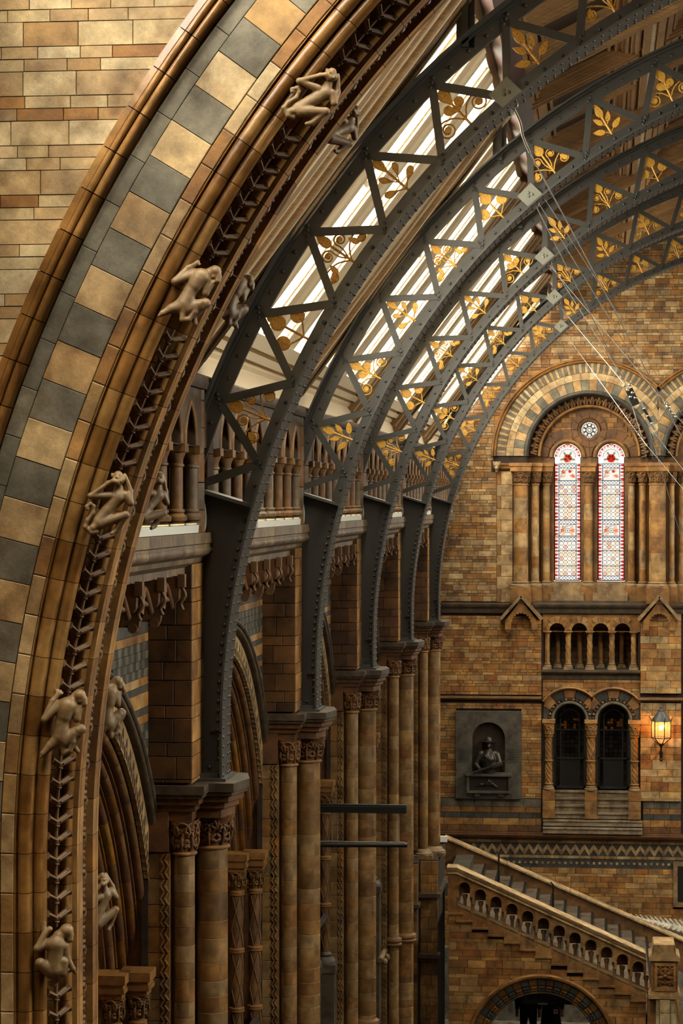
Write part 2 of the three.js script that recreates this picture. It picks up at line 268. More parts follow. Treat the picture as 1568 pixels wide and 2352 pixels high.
// ---------------------------------------------------------------- roof lights with their rafters
const bayName = (k) => ['before the nearest truss', 'between first and second trusses', 'between second and third trusses', 'between third and fourth trusses', 'between fourth and fifth trusses', 'beyond the fifth truss'][k + 1];
function skylight(label, side, withBars, boarded = 0) {
  const t = thing('roof_light', label, 'skylight', 'sloping roof lights');
  const P = (s, n, d) => { const p = roofP(s, n); return V(side < 0 ? p[0] : 2 * HALLX - p[0], p[1], -d); };
  const run = (s0, s1, n0, n1, d0, d1) => straight([[s0, n0], [s1, n0], [s1, n1], [s0, n1]], (u, [s, n]) => P(s, n, u ? d1 : d0));
  const a = 14.2, b = 20.8 - boarded, s0 = 0.42, s1 = SLOPE - 0.05, edge = withBars ? 0.75 : 0.35, nb = withBars ? 4 : 3, bar = withBars ? 0.85 : 0.4, gw = (b - a - 2 * edge - (nb - 1) * bar) / nb;
  mk('bottom_rail', [run(-0.12, s0, 0.2, 0.42, a, b), run(0.26, s0, 0.13, 0.2, a, b), run(0.12, 0.2, 0.15, 0.2, a, b)], CREAM, t);
  mk('top_rail', [run(s1, SLOPE + 0.2, 0.18, 0.45, a, b)], CREAM, t);
  for (const d of [a, b - edge]) mk('side_board', [run(s0, s1, 0.17, 0.4, d, d + edge), ...[0.03, 0.14, 0.3, 0.42, 0.58, 0.68].map((q) => run(s0, s1, 0.125, 0.17, d + q, d + q + 0.05))], CREAM, t);
  for (let i = 0; i < nb; i++) {
    const d = a + edge + i * (gw + bar);
    if (i < nb - 1) mk('glazing_bar', [run(s0, s1, 0.2, 0.3, d + gw, d + gw + bar), ...[0.04, 0.12, bar - 0.155, bar - 0.075].map((q) => run(s0, s1, 0.165, 0.2, d + gw + q, d + gw + q + 0.035)), run(s0, s1, 0.15, 0.2, d + gw + bar * 0.36, d + gw + bar * 0.64)], CREAM, t);
    mk('transom', run((s0 + s1) / 2 - 0.03, (s0 + s1) / 2 + 0.03, 0.23, 0.29, d, d + gw), CREAM, t);
    for (let j = 0; j < 2; j++) { const p0 = s0 + (s1 - s0) * j / 2, p1 = s0 + (s1 - s0) * (j + 1) / 2; mk('pane', geoOf([P(p0, 0.28, d), P(p1, 0.28, d), P(p1, 0.28, d + gw), P(p0, 0.28, d), P(p1, 0.28, d + gw), P(p0, 0.28, d + gw)].flatMap((v) => [v.x, v.y, v.z])), GLASS, t); }
  }
  if (boarded) { mk('boarding', run(-0.12, SLOPE + 0.2, 0.17, 0.42, b, 20.8), WOOD, t); for (let d = b + 0.1; d < 20.7; d += 0.3) mk('board_moulding', run(0, SLOPE, 0.13, 0.17, d, d + 0.09), d < b + 0.8 ? CREAM : WOOD, t); }
  if (side < 0) mk('cream_cornice', [straight([[-3.93, 16.08], [-3.62, 16.08], [-3.66, 16.3], [-3.7, 16.36], [-3.66, 16.4], [-3.7, 16.45], [-3.62, 16.5], [-3.72, 16.6], [-3.98, 16.78]], (u, [x, y]) => V(x, y, -(u ? 20.8 : a)))], CREAM, t);
  return t;
}
skylight('partly boarded cream roof light ' + bayName(-1), -1, true, 0.9);
const skyL = skylight('cream framed roof light with glass strips ' + bayName(0), -1, true); skyL.position.z -= BAY;
for (let k = 1; k <= 4; k++) copy(skyL, -BAY * k, 'cream framed roof light with glass strips ' + bayName(k));
for (let k = -2; k <= -2; k++) copy(skyL, -BAY * k, 'glazed roof light over the front of the hall, beyond the monkey arch').position.y += FRONTUP;
const skyR = skylight('glazed roof light on the far slope ' + bayName(-1), 1, false);
const skyS = skylight('mostly boarded roof light on the far slope ' + bayName(0), 1, false, 3.6); skyS.position.z -= BAY;
for (const k of [1, 2]) copy(skyS, -BAY * k, 'mostly boarded roof light on the far slope ' + bayName(k));
for (const k of [3, 4]) copy(skyR, -BAY * (k + 1), 'glazed roof light on the far slope ' + bayName(k));
function rafter(label, side) {
  const t = thing('roof_rafter', label, 'rafter', 'moulded roof rafters');
  const P = (s, n, d) => { const p = roofP(s, n); return V(side < 0 ? p[0] : 2 * HALLX - p[0], p[1], -d); };
  const half = [[20.6, 0.45], [20.6, 0.17], [20.64, 0.16], [20.64, 0.13], ...arcPts(20.68, 0.12, 0.03, PI, 1.6 * PI, 4), [20.73, 0.08], [20.73, 0.06], ...arcPts(20.77, 0.06, 0.03, PI, 1.6 * PI, 4), [20.82, 0.03], [20.82, 0.01], [20.9, 0.0]], sec = [...half, ...half.slice().reverse().map(([d, n]) => [42 - d, n])];
  mk('beam', straight(sec, (u, [d, n]) => P(u ? SLOPE + 0.25 : -0.3, n, d)), WOOD, t);
  for (const [d, n] of [[20.66, 0.085], [20.76, 0.022], [20.97, -0.02], [21.2, 0.022], [21.3, 0.085]]) mk('edge_strip', straight([[d, n], [d + 0.05, n], [d + 0.05, n + 0.04], [d, n + 0.04]], (u, [e, m]) => P(u ? SLOPE : 0, m, e)), CREAM, t);
  const C = (s, n, d) => { const p = ceilP(s, n); return V(side < 0 ? p[0] : 2 * HALLX - p[0], p[1], -d); };
  mk('upper_beam', [straight([[20.8, -0.12], [21.2, -0.12], [21.2, 0.13], [20.8, 0.13]], (u, [d, n]) => C(u ? CEILL : -0.05, n, d)), ...[20.85, 21.07].map((d) => straight([[d, -0.17], [d + 0.08, -0.17], [d + 0.08, -0.12], [d, -0.12]], (u, [e, n]) => C(u ? CEILL : 0, n, e)))], WOOD, t);
  return t;
}
const order = ['nearest', 'second', 'third', 'fourth', 'fifth'];
const raf = rafter('brown moulded rafter above the nearest iron truss', -1);
for (let k = 1; k <= 4; k++) copy(raf, -BAY * k, 'brown moulded rafter above the ' + order[k] + ' iron truss');
for (let k = -2; k <= -2; k++) copy(raf, -BAY * k, 'brown rafter over the front of the hall, beyond the monkey arch').position.y += FRONTUP;
const rafR = rafter('brown rafter on the far roof slope above the nearest truss', 1);
for (let k = 1; k <= 4; k++) copy(rafR, -BAY * k, 'brown rafter on the far roof slope above the ' + order[k] + ' truss');
for (const sd of [-1, 1]) tag(mk('purlin', straight([[SLOPE + 0.05, 0.0], [SLOPE + 0.3, 0.0], [SLOPE + 0.3, 0.35], [SLOPE + 0.05, 0.35]], (u, [s, n]) => { const p = roofP(s, n); return V(sd < 0 ? p[0] : 2 * HALLX - p[0], p[1], u ? -ENDD : -14.1); }), REDWOOD), sd < 0 ? 'dark red beam running along the top of the near roof lights' : 'dark red beam running along the far roof slope', 'beam');

// ---------------------------------------------------------------- wall with the great monkey arch
const AC = [3.9, 13.0], FACE = 12.6;
const AP = (r, th, D) => th >= 0 ? V(AC[0] - r * Math.cos(th), AC[1] + r * Math.sin(th), -D) : V(AC[0] - r, AC[1] + th * 7, -D);
const nearWall = thing('wall_near', 'tan terracotta block wall around the great monkey arch', 'wall', null, 'structure');
{
  const sh = shapeOf([[-5.5, 0], [13.3, 0], [13.3, 27], [-5.5, 27]]), h = new THREE.Path();
  h.moveTo(AC[0] - 7.09, 0.02); h.lineTo(AC[0] - 7.09, AC[1]); h.absarc(AC[0], AC[1], 7.09, PI, 0, true); h.lineTo(AC[0] + 7.09, 0.02); sh.holes.push(h);
  const g = ext(sh, 1.4, 0, 64); g.translate(0, 0, -14.05); mk('core', g, MORTAR, nearWall);
  const s = 0.0668, b = 0.1325, top = at(0, 24, FACE).y + 2 * (2 * s + b), list = [];
  lay(-4.3, 2.6, rowsOf(11.4, top, [s, b, s]), (h) => h > 0.1 ? [0.24, 0.32] : [0.17, 0.26], (y0, y1) => {
    const R = 7.632; if (y0 < AC[1]) return [[AC[0] - R, 20]];
    const q = R * R - (y0 - AC[1]) ** 2; return q > 0 ? [[AC[0] - Math.sqrt(q), 20]] : [];
  }, (x0, x1, y0, y1) => {
    const g = 0.0019, up = 7.632, xr = Math.min(x1, AC[0] - (y1 > AC[1] && up * up > (y1 - AC[1]) ** 2 ? Math.sqrt(up * up - (y1 - AC[1]) ** 2) : 0)), o = rr(-0.002, 0.002);
    const cut = x1 > AC[0] - Math.sqrt(Math.max(0, up * up - (y0 - AC[1]) ** 2)) - 1e-3;   // block cut to the hood
    const xt = cut ? Math.max(x0 + 0.02, AC[0] - Math.sqrt(Math.max(0, up * up - (y1 - AC[1]) ** 2)) - g) : x1 - g;
    const pts = [V(x0 + g, y0 + g, -FACE + o), V(x1 - g, y0 + g, -FACE + o), V(xt, y1 - g, -FACE + o), V(x0 + g, y1 - g, -FACE + o)];
    const seen = x0 < 0.4 && x1 > -3.24 && y1 > 12.1 && y0 < 17.75;
    list.push({ geo: pblk(pts, ZP, 0.06, 0.0022), mat: rnd() < 0.1 ? TAND[Math.floor(rnd() * 3)] : rnd() < 0.16 ? stone_(rnd()) : rnd() < 0.45 ? pick(PALE) : pick(TAN), size: (seen ? 1 : 0) * (x1 - x0) * (y1 - y0) });
  });
  parts300(list, 'terracotta_block', nearWall);
}
function stone_(r) { return r < 0.5 ? TAN[6] : LEDGE; }
const arch = thing('monkey_arch', 'great round arch of grey and tan blocks with climbing monkeys', 'arch');
const TMAX = 58, TMIN = -11, dg = (x) => rad(x);
const ring = (sec, t0, t1, n = 3) => sweep(sec, n, (u, [r, D]) => AP(r, dg(t0) + (dg(t1) - dg(t0)) * u, D));
const face4 = (r0, r1, t0, t1, D, d, c, g = 0.0014) => { const e = g / 7 * 180 / PI, a = dg(t0 + e), b = dg(t1 - e), m = (a + b) / 2; return pblk([AP(r0 + g, a, D), AP(r0 + g, m, D), AP(r0 + g, b, D), AP(r1 - g, b, D), AP(r1 - g, m, D), AP(r1 - g, a, D)], ZP, d, c); };
for (let i = -30, t; (t = 34.84 + i * 1.72) < TMAX; i++) if (t > TMIN) mk('voussoir', face4(7.136, 7.395, t - 1.72, t, FACE + rr(-0.002, 0.002), 0.12, 0.003), i % 2 ? pick(TAN) : pick(GREY), arch);
for (let t = TMIN; t < TMAX; t += 2.1) mk('grey_edge_block', face4(7.395, 7.487, t, t + 2.1, FACE + rr(-0.001, 0.001), 0.12, 0.002), pick(GREY), arch);
const hoodSec = [[7.497, 12.68], [7.497, 12.6], [7.507, 12.57], ...arcPts(7.528, 12.562, 0.022, PI * 0.9, PI * 2, 6), [7.553, 12.575], ...arcPts(7.572, 12.55, 0.018, PI * 0.95, PI * 1.95, 6), [7.594, 12.545], [7.632, 12.555], [7.632, 12.68]];
for (let t = TMIN + 0.4; t < TMAX; t += 1.88) mk('hood_moulding', ring(hoodSec, t + 0.02, t + 1.86), pick(GLAZE), arch);
for (let i = -27, t; (t = 35.75 + i * 1.75) < TMAX; i++) if (t > TMIN) {
  const a = t - 1.735, b = t - 0.015, g = pick(GLAZE);
  mk('edge_block', face4(7.06, 7.134, t - 1.75, t, FACE, 0.12, 0.004), rnd() < 0.25 ? pick(TAND) : pick(TAN), arch);
  mk('roll_moulding', ring([[7.058, 12.76], [7.058, 12.604], [7.052, 12.604], [7.05, 12.625], ...arcPts(7.008, 12.64, 0.04, 0, -PI * 1.02, 9), [6.967, 12.69], ...arcPts(6.936, 12.68, 0.033, -0.1, -PI * 0.98, 9), [6.903, 12.71], [6.91, 12.75], [7.0, 12.8]], a, b), g, arch);
  mk('hollow', ring([[6.912, 12.73], [6.965, 12.77], [6.985, 12.83], [6.97, 12.89], [6.93, 12.93], [7.05, 12.97], [7.08, 12.84], [6.98, 12.72]], a, b, 2), pick(UMB), arch);
  mk('inner_roll', ring([[7.0, 12.92], [6.91, 12.925], [6.88, 12.922], ...arcPts(6.855, 12.95, 0.032, 0.2, -PI * 1.05, 8), [6.822, 12.975], [7.0, 12.99]], a, b), pick(GLAZE), arch);
  mk('soffit_strip', ring([[6.9, 12.98], [6.797, 12.985], [6.793, 13.015], [6.806, 13.025], [6.794, 13.035], [6.794, 13.12], [6.9, 13.13]], a, b, 2), pick(TAND), arch);
  mk('soffit_hollow', ring([[6.97, 13.12], [6.875, 13.125], [6.89, 13.25], [6.875, 13.375], [6.97, 13.38]], a, b, 2), pick(UMB), arch);
  mk('soffit_strip', ring([[6.9, 13.38], [6.795, 13.385], [6.795, 13.47], [6.806, 13.48], [6.795, 13.49], [6.797, 13.54], [6.9, 13.545]], a, b, 2), pick(TAND), arch);
}
for (const [t0, t1] of [[-100, TMIN], [TMAX, 90], [90, 180]]) mk('plain_ring', ring([[7.632, 12.56], [7.05, 12.6], [6.88, 12.72], [6.98, 12.86], [6.8, 12.98], [6.8, 13.54], [7.0, 13.8], [7.1, 14.1], [7.632, 14.1]], t0, t1, t0 < 0 ? 1 : 24), TAN[3], arch);
mk('plain_jamb', sweep([[7.632, 12.56], [7.05, 12.6], [6.8, 12.98], [6.8, 13.54], [7.1, 14.1], [7.632, 14.1]], 1, (u, [r, D]) => V(AC[0] + r, u * AC[1], -D)), TAN[3], arch);
mk('far_mouldings', ring([[7.0, 13.54], [6.86, 13.56], [6.98, 13.7], [6.92, 13.84], [6.95, 13.92], [7.03, 13.96], [7.1, 14.06], [7.4, 14.08], [7.4, 13.54]], TMIN, TMAX, 40), GLAZE[1], arch);
// vine in the hollow: a rod with knots and pairs of short branches; leaf sprays in the soffit
const skip = (t) => [37.5, 27.2, 16.9, 6.8, -3.8].some((m) => Math.abs(t - m) < 1.25);
for (let i = -27, t; (t = 35.75 + i * 1.75) < TMAX; i++) if (t > TMIN && !skip(t - 0.9)) {
  const gs = [], P = (w, tt, o = 0) => AP(6.9 - w * 0.55 - o * 0.75, dg(tt), 12.835 + w * 0.9 - o * 0.5);     // w across the hollow, o outwards
  gs.push(tube([P(0, t - 1.75, 0.028), P(0, t - 0.9, 0.028), P(0, t, 0.028)], 0.011, 4, 6));
  for (const q of [0.25, 1.1]) {
    const tt = t - q;
    gs.push(cyl(P(0, tt - 0.42, 0.03), P(0, tt - 0.38, 0.032), 0.02, 0.02, 8), cyl(P(0, tt - 0.47, 0.03), P(0, tt - 0.44, 0.03), 0.015, 0.019, 8));
    for (const s of [-1, 1]) {
      gs.push(cyl(P(0, tt - 0.3, 0.03), P(s * 0.075, tt - 0.02, 0.038), 0.015, 0.02, 7), cyl(P(s * 0.07, tt - 0.04, 0.037), P(s * 0.085, tt + 0.03, 0.04), 0.021, 0.028, 7), cyl(P(s * 0.01, tt - 0.24, 0.05), P(s * 0.08, tt + 0.03, 0.06), 0.006, 0.008, 5));
    }
  }
  mk('vine_stem', gs, CARVE, arch);
}
for (let t = TMIN + 0.5; t < TMAX; t += 1.75) {
  const P = (w, tt, o = 0) => AP(6.885 - o * 1.15, dg(tt), 13.25 + w), gs = [tube([P(-0.1, t - 0.3, 0.01), P(0.02, t + 0.3, 0.03), P(-0.03, t + 0.9, 0.03), P(0.08, t + 1.5, 0.01)], 0.008, 8, 5)];
  for (const [w, q, s] of [[-0.05, 0, 1], [0.06, 0.55, -1], [-0.06, 1.1, 1]]) {
    const A = P(w, t + q, 0.01); for (const a of [-0.8, -0.3, 0.3, 0.8]) gs.push(cyl(A, P(w + s * 0.075 * Math.cos(a), t + q + 0.62 * Math.sin(a) + 0.25, 0.055), 0.006, 0.017, 5));
  }
  gs.push(new THREE.TorusGeometry(0.03, 0.012, 5, 10).rotateY(1.2).translate(P(0.03, t + 0.75, 0.045).x, P(0, t + 0.75, 0.03).y, -13.27));
  mk('leaf_carving', gs, CARVE, arch);
}
// ---------------------------------------------------------------- climbing monkeys
const poseA = [ // seen from the front, hand at the mouth, tail curled beside it
  [600, 285, 30, 78, 585, 235, 35, 62], [560, 330, 70, 48, 500, 318, 90, 34], [520, 270, 70, 22, 560, 262, 84, 20], [600, 420, 0, 60, 590, 560, 0, 95], [590, 560, 0, 98, 430, 760, 0, 78], [430, 760, 0, 78, 300, 930, 0, 92],
  [470, 540, 20, 58, 165, 545, 30, 40], [165, 545, 30, 38, 430, 350, 60, 30], [430, 350, 60, 34, 470, 330, 80, 26], [690, 530, 20, 62, 770, 650, 40, 45], [770, 650, 40, 42, 780, 470, 0, 34], [780, 470, 0, 34, 700, 250, 0, 26],
  [330, 960, 20, 80, 690, 830, 70, 52], [690, 830, 70, 50, 560, 1060, 30, 40], [560, 1060, 30, 36, 480, 1110, 60, 26], [290, 960, 0, 80, 200, 1020, 30, 50], [690, 220, 0, 20, 680, 250, 0, 30], [500, 215, 10, 20, 510, 240, 20, 28],
  [180, 1090, 30, 34, 85, 1010, 30, 32], [85, 1010, 30, 32, 120, 910, 30, 30], [120, 910, 30, 30, 205, 800, 35, 28], [205, 800, 35, 28, 215, 700, 35, 26], [215, 700, 35, 26, 165, 660, 40, 24], [165, 660, 40, 24, 105, 705, 40, 24], [105, 705, 40, 24, 115, 740, 45, 26], [260, 1080, 20, 40, 180, 1090, 30, 34],
  [640, 290, 88, 10, 642, 292, 90, 10], [545, 262, 100, 12, 547, 262, 101, 12], [622, 322, 96, 12, 624, 322, 97, 12]];
const poseB = [ // seen from the back, head turned down to one side
  [790, 1248, 20, 56, 770, 1260, 10, 52], [830, 1290, 35, 36, 838, 1330, 45, 26], [800, 1290, 40, 20, 790, 1300, 42, 22], [730, 1290, 10, 46, 690, 1330, 20, 62], [670, 1350, 25, 78, 620, 1520, 25, 58], [650, 1380, 40, 60, 640, 1450, 38, 58], [620, 1520, 25, 58, 605, 1650, 25, 72],
  [610, 1335, 10, 46, 445, 1478, 25, 32], [445, 1478, 25, 31, 530, 1300, 0, 27], [530, 1300, 0, 26, 590, 1225, -5, 22], [575, 1235, -5, 12, 560, 1190, -8, 9], [590, 1225, -5, 12, 585, 1192, -8, 9], [600, 1225, -5, 12, 612, 1200, -8, 9], [615, 1235, -5, 12, 632, 1222, -8, 8],
  [735, 1360, 20, 48, 765, 1480, 30, 34], [765, 1480, 30, 32, 800, 1360, 30, 26], [590, 1680, 20, 72, 500, 1740, 20, 40], [500, 1740, 20, 40, 430, 1815, 25, 26], [430, 1815, 25, 24, 405, 1850, 30, 14], [640, 1690, 20, 76, 800, 1580, 45, 44], [800, 1580, 45, 42, 720, 1740, 25, 34], [720, 1740, 25, 34, 770, 1800, 35, 20],
  [630, 1810, 50, 22, 690, 1790, 62, 22], [690, 1790, 62, 22, 718, 1700, 66, 21], [718, 1700, 66, 21, 722, 1620, 66, 20], [722, 1620, 66, 20, 762, 1582, 66, 19], [762, 1582, 66, 19, 802, 1600, 62, 18], [802, 1600, 62, 18, 790, 1632, 60, 18], [620, 1720, 40, 40, 630, 1810, 50, 24]];
const poseC = [ // broad back, one arm reaching down
  [525, 900, 20, 74, 500, 930, 10, 70], [560, 960, 30, 48, 565, 1005, 40, 34], [500, 950, 36, 28, 520, 960, 40, 28], [440, 970, 10, 70, 400, 1060, 20, 95], [330, 1060, 20, 70, 470, 1080, 20, 66], [400, 1060, 20, 96, 385, 1220, 20, 84], [385, 1220, 20, 84, 370, 1370, 20, 96], [420, 1370, 20, 84, 420, 1440, 20, 66],
  [310, 1050, 10, 52, 170, 1105, 25, 42], [170, 1105, 25, 40, 265, 930, 0, 34], [265, 930, 0, 34, 320, 880, 0, 34], [250, 880, -5, 26, 262, 800, -5, 18], [500, 1085, 20, 52, 530, 1230, 30, 36], [530, 1230, 30, 35, 600, 1370, 35, 27], [600, 1370, 35, 26, 626, 1415, 35, 16],
  [330, 1370, 20, 80, 205, 1280, 40, 58], [205, 1280, 40, 54, 300, 1400, 40, 40], [300, 1400, 40, 36, 360, 1460, 30, 28], [460, 1390, 25, 70, 485, 1270, 45, 48], [485, 1270, 45, 46, 480, 1420, 40, 40], [400, 1480, 20, 40, 360, 1545, 20, 28], [360, 1545, 20, 26, 310, 1520, 30, 20]];
function monkey(label, pose, cx, cy, sc, turn, pos, group, mirror = 1, tilt = 0.35) {
  const fat = 1.14;
  const c = Math.cos(turn), s = Math.sin(turn), f = (x, y) => { const a = (x - cx) * sc * mirror, b = -(y - cy) * sc; return [a * c - b * s, a * s + b * c]; };
  const bones = pose.map((b) => { const [x0, y0] = f(b[0], b[1]), [x1, y1] = f(b[4], b[5]); return [x0, y0, b[2] * sc * 1.3, b[3] * sc * fat, x1, y1, b[6] * sc * 1.3, b[7] * sc * fat]; });
  const g = blob(bones, 0.0042, 0.008); g.rotateY(tilt);
  const m = mk('monkey_carving', g, FIGURE); m.position.copy(pos); return tag(m, label, 'carving', group);
}
const gr1 = 'monkeys climbing the near face of the arch', gr2 = 'monkeys climbing the rear edge of the arch', SA = 0.00234 / 6.53, SB = 0.00234 / 4.275, SC = 0.00234 / 5.227;
const mp = (t, D, r) => AP(r, dg(t), D);
monkey('stone monkey with curled tail, topmost on the arch face', poseA, 437, 640, SA * 1.0, -rad(20), mp(37.5, 12.665, 6.855), gr1);
monkey('stone monkey crouching with back turned, second from the arch top', poseB, 641, 1496, SB, -rad(19), mp(27.2, 12.665, 6.85), gr1);
monkey('stone monkey facing out with hand at its mouth', poseA, 437, 640, SA, 0, mp(16.9, 12.665, 6.85), gr1);
monkey('stone monkey seen from behind reaching up with one arm', poseB, 641, 1496, SB, 0, mp(6.8, 12.665, 6.845), gr1);
monkey('stone monkey with broad back, lowest on the arch face', poseC, 392, 1202, SC, 0, mp(-3.8, 12.665, 6.845), gr1);
const far = [[37.6, 'highest'], [27.8, 'second highest'], [17.1, 'middle'], [6.7, 'second lowest'], [-2.9, 'lowest']];
far.forEach(([t, w], i) => monkey('half hidden stone monkey on the rear edge of the arch, ' + w, i % 2 ? poseB : poseA, i % 2 ? 641 : 437, i % 2 ? 1496 : 640, i % 2 ? SB : SA, -rad(t - 10), mp(t, 13.7, 6.83), gr2, 1, 0.9));
// ---------------------------------------------------------------- riveted iron trusses
const TC = [3.9, 12.95], TP = (r, deg, D) => V(TC[0] - r * Math.cos(dg(deg)), TC[1] + r * Math.sin(dg(deg)), -D);
const rivetG = new THREE.SphereGeometry(0.0165, 7, 4, 0, 2 * PI, 0, PI / 2);
const rivet = (p, n, s = 1) => { const g = rivetG.clone(); g.scale(s, s * 0.85, s); g.applyQuaternion(new THREE.Quaternion().setFromUnitVectors(YP, n)); g.translate(p.x, p.y, p.z); return g; };
const flatShape = (sh, d = 0.014) => { const g = ext(sh, d, 0.004, 8); g.translate(0, 0, -d / 2); return g; };
function leafShape(len, w, tip) { const s = new THREE.Shape(); s.moveTo(0, 0); if (tip) { s.bezierCurveTo(w * 0.5, len * 0.12, w * 0.75, len * 0.45, 0, len); s.bezierCurveTo(-w * 0.75, len * 0.45, -w * 0.5, len * 0.12, 0, 0); } else { s.bezierCurveTo(w * 0.1, len * 0.35, w * 0.75, len * 0.6, w * 0.28, len * 0.93); s.quadraticCurveTo(0, len * 1.06, -w * 0.28, len * 0.93); s.bezierCurveTo(-w * 0.75, len * 0.6, -w * 0.1, len * 0.35, 0, 0); } return s; }
const orient = (g, x, y, a) => { g.rotateZ(a); g.translate(x, y, 0); return g; };
function spiral(cx, cy, r, a0, dir, turns = 1.4, from = null) { const pts = from ? from.map(([x, y]) => V(x, y, 0)) : []; for (let i = 0; i <= 18; i++) { const u = i / 18, a = a0 + dir * u * turns * 2 * PI, q = r * (1 - 0.62 * u); pts.push(V(cx + q * Math.cos(a), cy + q * Math.sin(a), 0)); } return tube(pts, 0.0075, 34, 6); }
function ornament(type, parent, deg, D) {
  const g = new THREE.Group(); g.name = 'gilded_ornament'; g.userData.label = { S: 'gilded scrolls with small leaves', B: 'gilded spray of three round berries', Q: 'gilded scrolls with paired pointed leaves', L: 'gilded spray of five rounded leaves', F: 'gilded leaf with two spirals', P: 'gilded spray of five pointed leaves' }[type];
  const stem = (pts, r = 0.011) => mk('stem', tube(pts.map(([x, y]) => V(x, y, 0)), r, 12, 6), GOLD, g);
  const leaf = (x, y, a, l, w, tip) => mk('leaf', orient(flatShape(leafShape(l, w, tip)), x, y, a), GOLD, g);
  const berry = (x, y, r) => mk('berry', flatShape(new THREE.Shape().absarc(x, y, r, 0, 2 * PI)), GOLD, g);
  const scroll = (...a) => mk('scroll', spiral(...a), GOLD, g);
  stem([[0, 0], [0, 0.14], [0, 0.26]], 0.012);
  if (type === 'S') { leaf(0, 0.24, 0, 0.14, 0.105, true); for (const s of [-1, 1]) { scroll(s * 0.085, 0.205, 0.052, s > 0 ? PI * 1.15 : -PI * 0.15, -s, 1.35, [[0, 0.05], [s * 0.03, 0.12]]); berry(s * 0.085, 0.205, 0.02); scroll(s * 0.17, 0.085, 0.068, PI * 0.5, -s, 0.95, [[0, 0.03], [s * 0.07, 0.1]]); leaf(s * 0.2, 0.055, s * 0.5, 0.085, 0.06, true); } }
  if (type === 'B') { berry(0, 0.28, 0.062); leaf(0, 0.33, 0, 0.05, 0.05, true); for (const s of [-1, 1]) { stem([[0, 0.04], [s * 0.06, 0.08], [s * 0.115, 0.12]], 0.008); berry(s * 0.125, 0.165, 0.056); } }
  if (type === 'Q') { leaf(0, 0.23, 0, 0.14, 0.085, true); for (const s of [-1, 1]) { scroll(s * 0.085, 0.2, 0.054, s > 0 ? PI * 1.15 : -PI * 0.15, -s, 1.5, [[0, 0.06], [s * 0.03, 0.12]]); berry(s * 0.085, 0.2, 0.016); scroll(s * 0.19, 0.075, 0.062, PI * 0.6, -s, 0.9, [[0, 0.03], [s * 0.09, 0.11]]); leaf(s * 0.15, 0.06, s * 0.2, 0.09, 0.045, true); leaf(s * 0.16, 0.08, -s * 1.9, 0.09, 0.045, true); } }
  if (type === 'L' || type === 'P') { const p = type === 'P'; leaf(0, 0.21, 0, 0.165, p ? 0.075 : 0.08, p); for (const s of [-1, 1]) { stem([[0, 0.1], [s * 0.02, 0.13], [s * 0.035, 0.15]], 0.006); leaf(s * 0.03, 0.14, -s * 0.55, 0.115, 0.05, p); stem([[0, 0.02], [s * 0.03, 0.045], [s * 0.06, 0.065]], 0.006); leaf(s * 0.05, 0.058, -s * 1.1, 0.125, 0.06, p); } }
  if (type === 'F') { leaf(0, 0.2, 0, 0.17, 0.11, false); for (const s of [-1, 1]) { leaf(0, 0.14, -s * 0.75, 0.12, 0.085, false); scroll(s * 0.165, 0.09, 0.075, PI * 0.5, -s, 1.5, [[0, 0.05], [s * 0.07, 0.13]]); berry(s * 0.165, 0.09, 0.024); } }
  g.scale.setScalar(1.1); const o = TP(7.37, deg, D), up = TP(8.395, deg, D).sub(o); g.position.copy(o); g.rotation.z = Math.atan2(-up.x, up.y); parent.add(g);
}
const SEQ = ['SBQLFPSBQ', 'PFLQBSPFL'];
